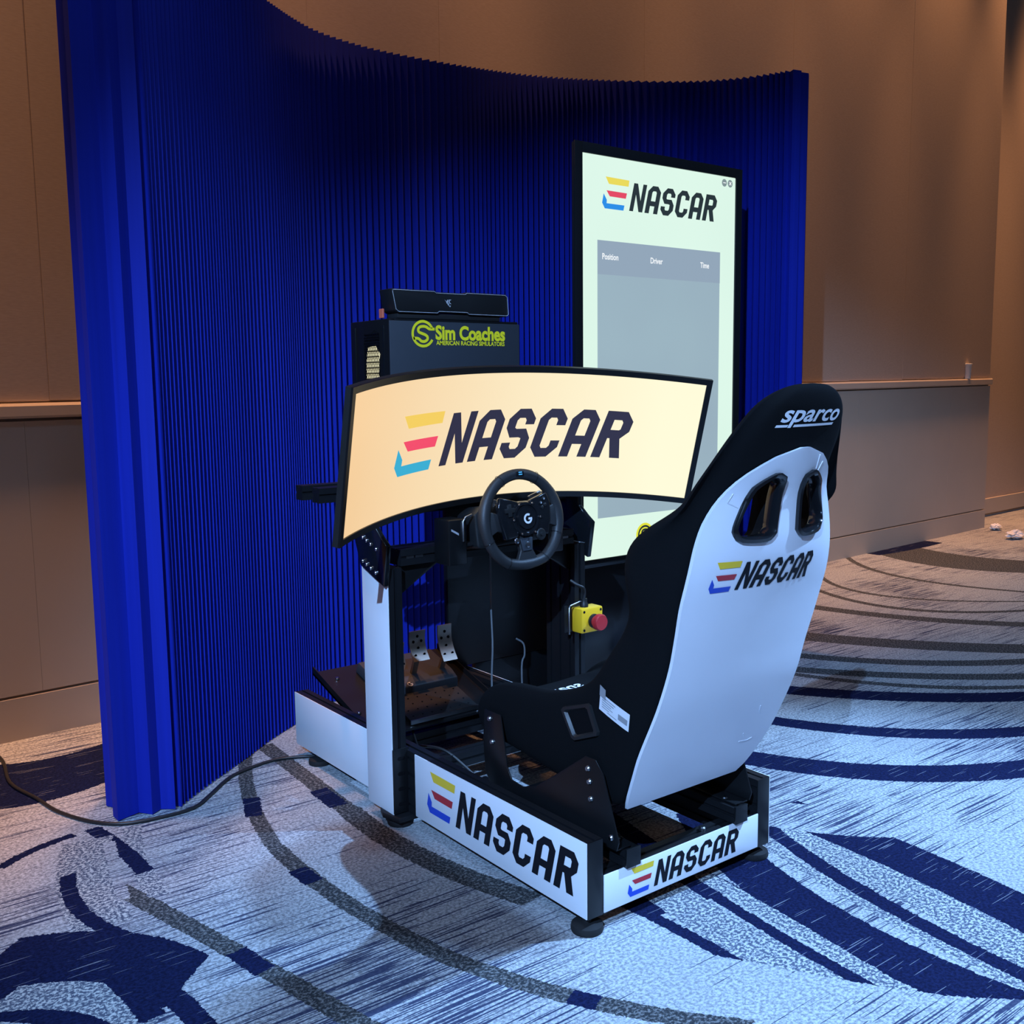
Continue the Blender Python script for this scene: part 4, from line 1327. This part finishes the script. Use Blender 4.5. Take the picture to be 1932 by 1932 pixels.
# ------------------------------------------------------------------ computer tower, soundbar
PX, PY0, PY1, PZ0, PZ1 = 1.000, -0.122, -0.600, 0.937, 1.428
pc = thing('computer_tower', 'black desktop computer case with lime green lettering behind the monitor', 'computer', (PX+.12, (PY0+PY1)/2, PZ0))
MB().box(PX+.006, PX+.238, PY1, PY0-.020, PZ0+.001, PZ1, .004).build('case', 'black_satin', pc, 40)
sp = MB().box(PX, PX+.006, PY1, PY0, PZ0+.008, PZ1-.008, .0015).build('side_panel', 'case_side', pc, 40)
fp = MB().box(PX+.002, PX+.238, PY0-.020, PY0, PZ0+.002, PZ1-.002, .004).build('front_panel', 'black_satin', pc, 40)
# ventilation strip: triangular lattice over the glow of the fans
GX0, GX1, GZ0, GZ1 = 1.060, 1.156, 1.02, 1.396
GY = PY0+.0006
MB().add([(GX0, GY, GZ0), (GX1, GY, GZ0), (GX1, GY, GZ1-.03), (GX0+.03, GY, GZ1), (GX0, GY, GZ1-.01)], [(0, 1, 2, 3, 4)]).build('vent_backing', 'void_black', fp)
mat('fan_glow', (0.5, 0.45, 0.25), 0.5, emit=(1.0, 0.88, 0.50), estr=0.75, noise=(20, .1))
gl = []
for k in range(25):
    z = GZ0+(1.352-GZ0)*k/24
    gl.append((GX0+.002+.004*math.sin(z*70)+.003*math.sin(z*160)+max(0, z-1.32)*.5, z))
gl += [(GX0+.070, 1.345), (GX0+.080, 1.30), (GX0+.084, GZ0)]
MB().add([(x, GY+.0008, z) for x, z in gl], [tuple(range(len(gl)))]).build('fan_glow', 'fan_glow', fp)
gr = MB()
def strip(p, q, hw_=.0011):
    d = Vector((q[0]-p[0], q[1]-p[1])); d = Vector((-d.y, d.x)).normalized()*hw_
    gr.add([(p[0]+d.x, GY+.0022, p[1]+d.y), (q[0]+d.x, GY+.0022, q[1]+d.y), (q[0]-d.x, GY+.0022, q[1]-d.y), (p[0]-d.x, GY+.0022, p[1]-d.y)], [(0, 1, 2, 3)])
ST_ = .0165
zz = GZ0
while zz < 1.385:
    strip((GX0, zz), (GX0+.088, zz), .0016); zz += ST_
zz = GZ0-.16
while zz < 1.385:
    for sg in (1, -1):
        a_, b_ = ((GX0, zz), (GX0+.088, zz+.152)) if sg > 0 else ((GX0, zz+.152), (GX0+.088, zz))
        pp = []
        for t in [k/40 for k in range(41)]:
            z_ = a_[1]+(b_[1]-a_[1])*t
            if GZ0 <= z_ <= 1.388: pp.append((a_[0]+(b_[0]-a_[0])*t, z_))
        if len(pp) > 1: strip(pp[0], pp[-1], .0014)
    zz += ST_
gr.build('vent_lattice', 'black_satin', fp)
for sx in (PX+.035, PX+.205):
    MB().box(sx, sx+.004, PY0-.001, PY0+.002, PZ0+.02, PZ1-.02).build('front_groove', 'black_gloss', fp)
for fx in (PX+.02, PX+.19):
    for fy in (PY0-.06, PY1+.06):
        pass
pcm = lambda a, b: (PX-.0008, -.236-a, 1.3835+b)
coach_mark(pcm, 0.0405, 'lime_print', sp, 'ring_mark')
text_obj('logo_text', 'Sim Coaches', .262, lambda a, b: (PX-.0008, -.280-a, 1.3685+b), 'lime_print', sp, offset=0.04, height=0.040)
text_obj('logo_text', 'AMERICAN RACING SIMULATORS', .258, lambda a, b: (PX-.0008, -.282-a, 1.3515+b), 'lime_print', sp, offset=0.03, height=0.0125)

bar = thing('soundbar', 'slim black soundbar with a silver outline lying on the computer case', 'soundbar', (1.04, -.345, PZ1))
SB0, SB1 = -.130, -.560
outline = [(SB0, 1.512), (SB0-.150, 1.512), (SB0-.156, 1.508), (SB0-.262, 1.508), (SB0-.268, 1.512), (SB1+.012, 1.512), (SB1+.004, 1.506), (SB1, 1.448), (SB1+.006, 1.443), (SB0-.275, 1.443), (SB0-.269, 1.448), (SB0-.165, 1.448), (SB0-.159, 1.443), (SB0-.022, 1.443), (SB0-.012, 1.450), (SB0-.002, 1.506)]
bb_ = MB().prism(outline, 'x', 1.0, 1.072, .003).build('body', 'black_plastic', bar, 40)
MB().tube([(.9995, y, z) for y, z in [(SB0-.006+(-.000), 1.509)] + [(y+(-.003 if y > -.2 else .003 if y < -.5 else 0), z+(-.003 if z > 1.49 else .003)) for y, z in outline[1:]]], .0009, 5, closed=True).build('trim_line', 'grey_print', bar, 60)
MB().box(1.008, 1.066, SB0-.025, SB1+.03, PZ1+.0005, 1.4435, .001).build('stand', 'black_rubber', bar, 40)
snake = [[(-.013, .010), (-.006, .004), (-.003, .009), (.001, .009), (.001, .003), (-.003, -.003), (-.006, -.001), (-.007, .002)],
         [(.003, .010), (.012, .010), (.006, .006), (.006, .001), (.012, -.003), (.007, -.003), (.002, .001)],
         [(-.003, -.003), (.001, .000), (.004, -.004), (.002, -.008), (.010, -.008), (.007, -.013), (-.001, -.006)]]
flat_poly(snake, lambda a, b: (.9990, -.328-a, 1.4775+b)).build('emblem', 'grey_print', bar)
mb = MB().box(1.040, 1.062, -.1225, -.1295, PZ1+.0005, 1.456, .002)
blk = mb.build('plug_block', 'coral')
tag(blk, 'tiny coral red block on the computer case beside the soundbar', 'block')

# ------------------------------------------------------------------ emergency stop
es = thing('emergency_stop', 'yellow emergency stop box with a red mushroom button on the right column', 'stop button', (.73, -.643, .46))
EX = .702
MB().box(EX, EX+.052, -.688, -.600, .464, .542, .006).build('enclosure', 'stop_yellow', es, 40)
for yy in (-.610, -.678):
    for zz in (.474, .532):
        MB().lathe([(.0042, 0), (.0042, .0008), (.0030, .001)], (EX, yy, zz), (-1, 0, 0), 12).build('screw', 'black_metal', es, 40)
MB().lathe([(.022, 0), (.022, .006), (.017, .008)], (EX, -.648, .500), (-1, 0, 0), 24).build('collar', 'black_plastic', es, 40)
MB().lathe([(.016, .006), (.017, .016), (.0255, .022), (.0262, .034), (.023, .039), (.001, .040)], (EX, -.648, .500), (-1, 0, 0), 28).build('button', 'stop_red', es, 40)
MB().lathe([(.013, 0), (.013, .010), (.010, .014), (.010, .026)], (EX+.026, -.632, .542), (0, 0, 1), 18).build('cable_gland', 'black_plastic', es, 40)
MB().box(EX+.053, .758, -.668, -.575, .462, .548, .002).build('mount_block', 'black_metal', es, 40)
MB().tube([(EX+.02, -.566, .465), (EX+.02, -.566, .548), (EX+.022, -.572, .554), (EX+.03, -.622, .560)], .003, 8).build('guard_wire', 'dark_chrome', es, 60)
cpts, _ = spline2([(EX+.026, -.632, .567), (EX+.026, -.634, .585), (EX+.024, -.628, .602), (EX+.034, -.612, .612), (.755, -.600, .625)], 20)
MB().tube(cpts, .0048, 8).build('cable', 'cable_black', es, 60)
# ------------------------------------------------------------------ cords and small things
def cord(name, pts, rad, label, cat, m='cable_black', n=80):
    q, _ = spline2(pts, n)
    o = MB().tube(q, rad, 8).build(name, m, None, 80)
    return tag(o, label, cat)
r0 = .0055
cord('power_cord', [(1.40, -.10, r0), (1.405, -.04, r0), (1.445, .04, r0), (1.458, .09, r0), (1.445, .17, r0), (1.405, .265, r0), (1.30, .375, r0), (1.245, .44, r0), (1.238, .53, r0), (1.262, .635, r0), (1.335, .705, r0), (1.47, .762, r0), (1.613, .788, r0), (1.801, .824, r0), (2.08, .805, r0), (2.22, .90, r0)], r0, 'black power cord trailing over the carpet round the blue screen', 'cord')
cord('hanging_cable', [(.93, -.42, .74), (.925, -.418, .66), (.935, -.425, .54), (.92, -.418, .42), (.93, -.42, .30), (.93, -.425, .14)], .003, 'thin grey cable hanging straight down behind the steering wheel', 'cable', 'cable_grey', 40)
cord('looped_cable', [(.93, -.52, .42), (.925, -.545, .40), (.93, -.553, .36), (.935, -.545, .32), (.93, -.545, .14)], .003, 'short looped cable beside the right column near the floor', 'cable', 'cable_grey', 40)
tang = []
for k in range(60):
    t = k/59
    tang.append((.60+.05*math.sin(t*17)+.05*math.cos(t*7), -.12+.035*math.cos(t*23)-.05*t+.02*math.sin(t*31), .006+.018*abs(math.sin(t*11))))
cord('tangled_wire', tang, .0022, 'tangled thin grey wire on the carpet beside the seat mount', 'cable', 'cable_grey', 260)
cord('pedal_cable', [(1.16, -.25, .16), (1.03, -.20, .11), (.95, -.17, .137), (.86, -.20, .137), (.76, -.27, .05), (.70, -.35, .012), (.64, -.40, .008)], .0045, 'black cable running from the pedals across the frame interior', 'cable', 'cable_black', 60)

def crumple(name, c, r, flat, seed, label):
    random.seed(seed)
    bm = bmesh.new()
    bmesh.ops.create_icosphere(bm, subdivisions=3, radius=1)
    for v_ in bm.verts:
        k = 0.55+0.6*random.random()
        v_.co = Vector((v_.co.x*r[0]*k, v_.co.y*r[1]*k, v_.co.z*flat*(0.6+0.8*random.random())))
    zmin = min(v_.co.z for v_ in bm.verts)
    mb = MB()
    mb._bm(bm, Matrix.Translation((c[0], c[1], -zmin)))
    o = mb.build(name, 'white_paper')
    return tag(o, label, 'litter', 'crumpled paper on the carpet')
crumple('crumpled_paper', (2.60, -6.80, 0), (.045, .060), .022, 3, 'small crumpled white paper scrap on the carpet nearest the wall')
crumple('crumpled_paper', (2.26, -6.44, 0), (.060, .095), .030, 5, 'larger crumpled white paper scrap on the carpet farther from the wall')
cu = Vector(wp(-6.45, .018, 1.186+tilt(-6.45)))
cup = thing('paper_cup', 'white paper cup left standing on the wall rail', 'cup', cu)
MB().lathe([(.024, 0), (.030, .112), (.0312, .114), (.0312, .118), (.028, .118), (.023, .012), (.001, .010)], cu+Vector((0, 0, .0005)), (0, 0, 1), 20).build('cup_wall', 'white_paper', cup, 40)
MB().lathe([(.0315, .110), (.0325, .113), (.0325, .119), (.0300, .121)], cu, (0, 0, 1), 20).build('rim', 'white_paper', cup, 40)

# ------------------------------------------------------------------ unseen stage light, stand and flag added to shade the left carpet
lamp = thing('added_flag_stand', 'unseen stage light on an added stand with an added flag shading the carpet', 'stage light', (KEY.x, KEY.y, 0))
kd = (KEY_AIM-KEY).normalized()
kb = KEY-kd*.035
MB().lathe([(.075, 0), (.085, .06), (.10, .30), (.085, .36), (.03, .40)], kb, -kd, 24).build('housing', 'black_metal', lamp, 40)
pole_x = kb-kd*.22
MB().tube([(pole_x.x, pole_x.y, .02), (pole_x.x, pole_x.y, pole_x.z-.11)], .018, 12).build('pole', 'black_metal', lamp, 60)
for k in range(3):
    t = 2*math.pi*k/3+.4
    MB().tube([(pole_x.x, pole_x.y, .55), (pole_x.x+.55*math.cos(t), pole_x.y+.55*math.sin(t), .012)], .012, 8).build('leg', 'black_metal', lamp, 60)
fk = 0.40
shade = [(.00, .05), (.86, .05), (.88, .22), (.80, .40), (.74, .50), (.60, .54), (.44, .58), (.34, .44), (.28, .36), (.18, .30), (.10, .26), (.03, .16)]  # outline of the wanted carpet shadow, projected back onto the added flag
fpts = [KEY+(Vector((x, y, 0))-KEY)*fk for x, y in shade]
fl_ = MB()
m2 = len(fpts)
fl_.add([tuple(p) for p in fpts]+[(p.x, p.y, p.z+.006) for p in fpts], [tuple(range(m2)), tuple(range(2*m2-1, m2-1, -1))]+[(k, (k+1) % m2, m2+(k+1) % m2, m2+k) for k in range(m2)])
fl_.build('flag', 'black_fabric', lamp)
fc = sum(fpts, Vector())/m2
side = Vector((0, 0, 1)).cross(kd).normalized()
MB().tube([KEY-kd*.10+Vector((0, 0, -.10)), KEY+(fc-KEY)*.5+Vector((0, 0, -.05)), fc], .006, 8).build('flag_arm', 'black_metal', lamp, 60)
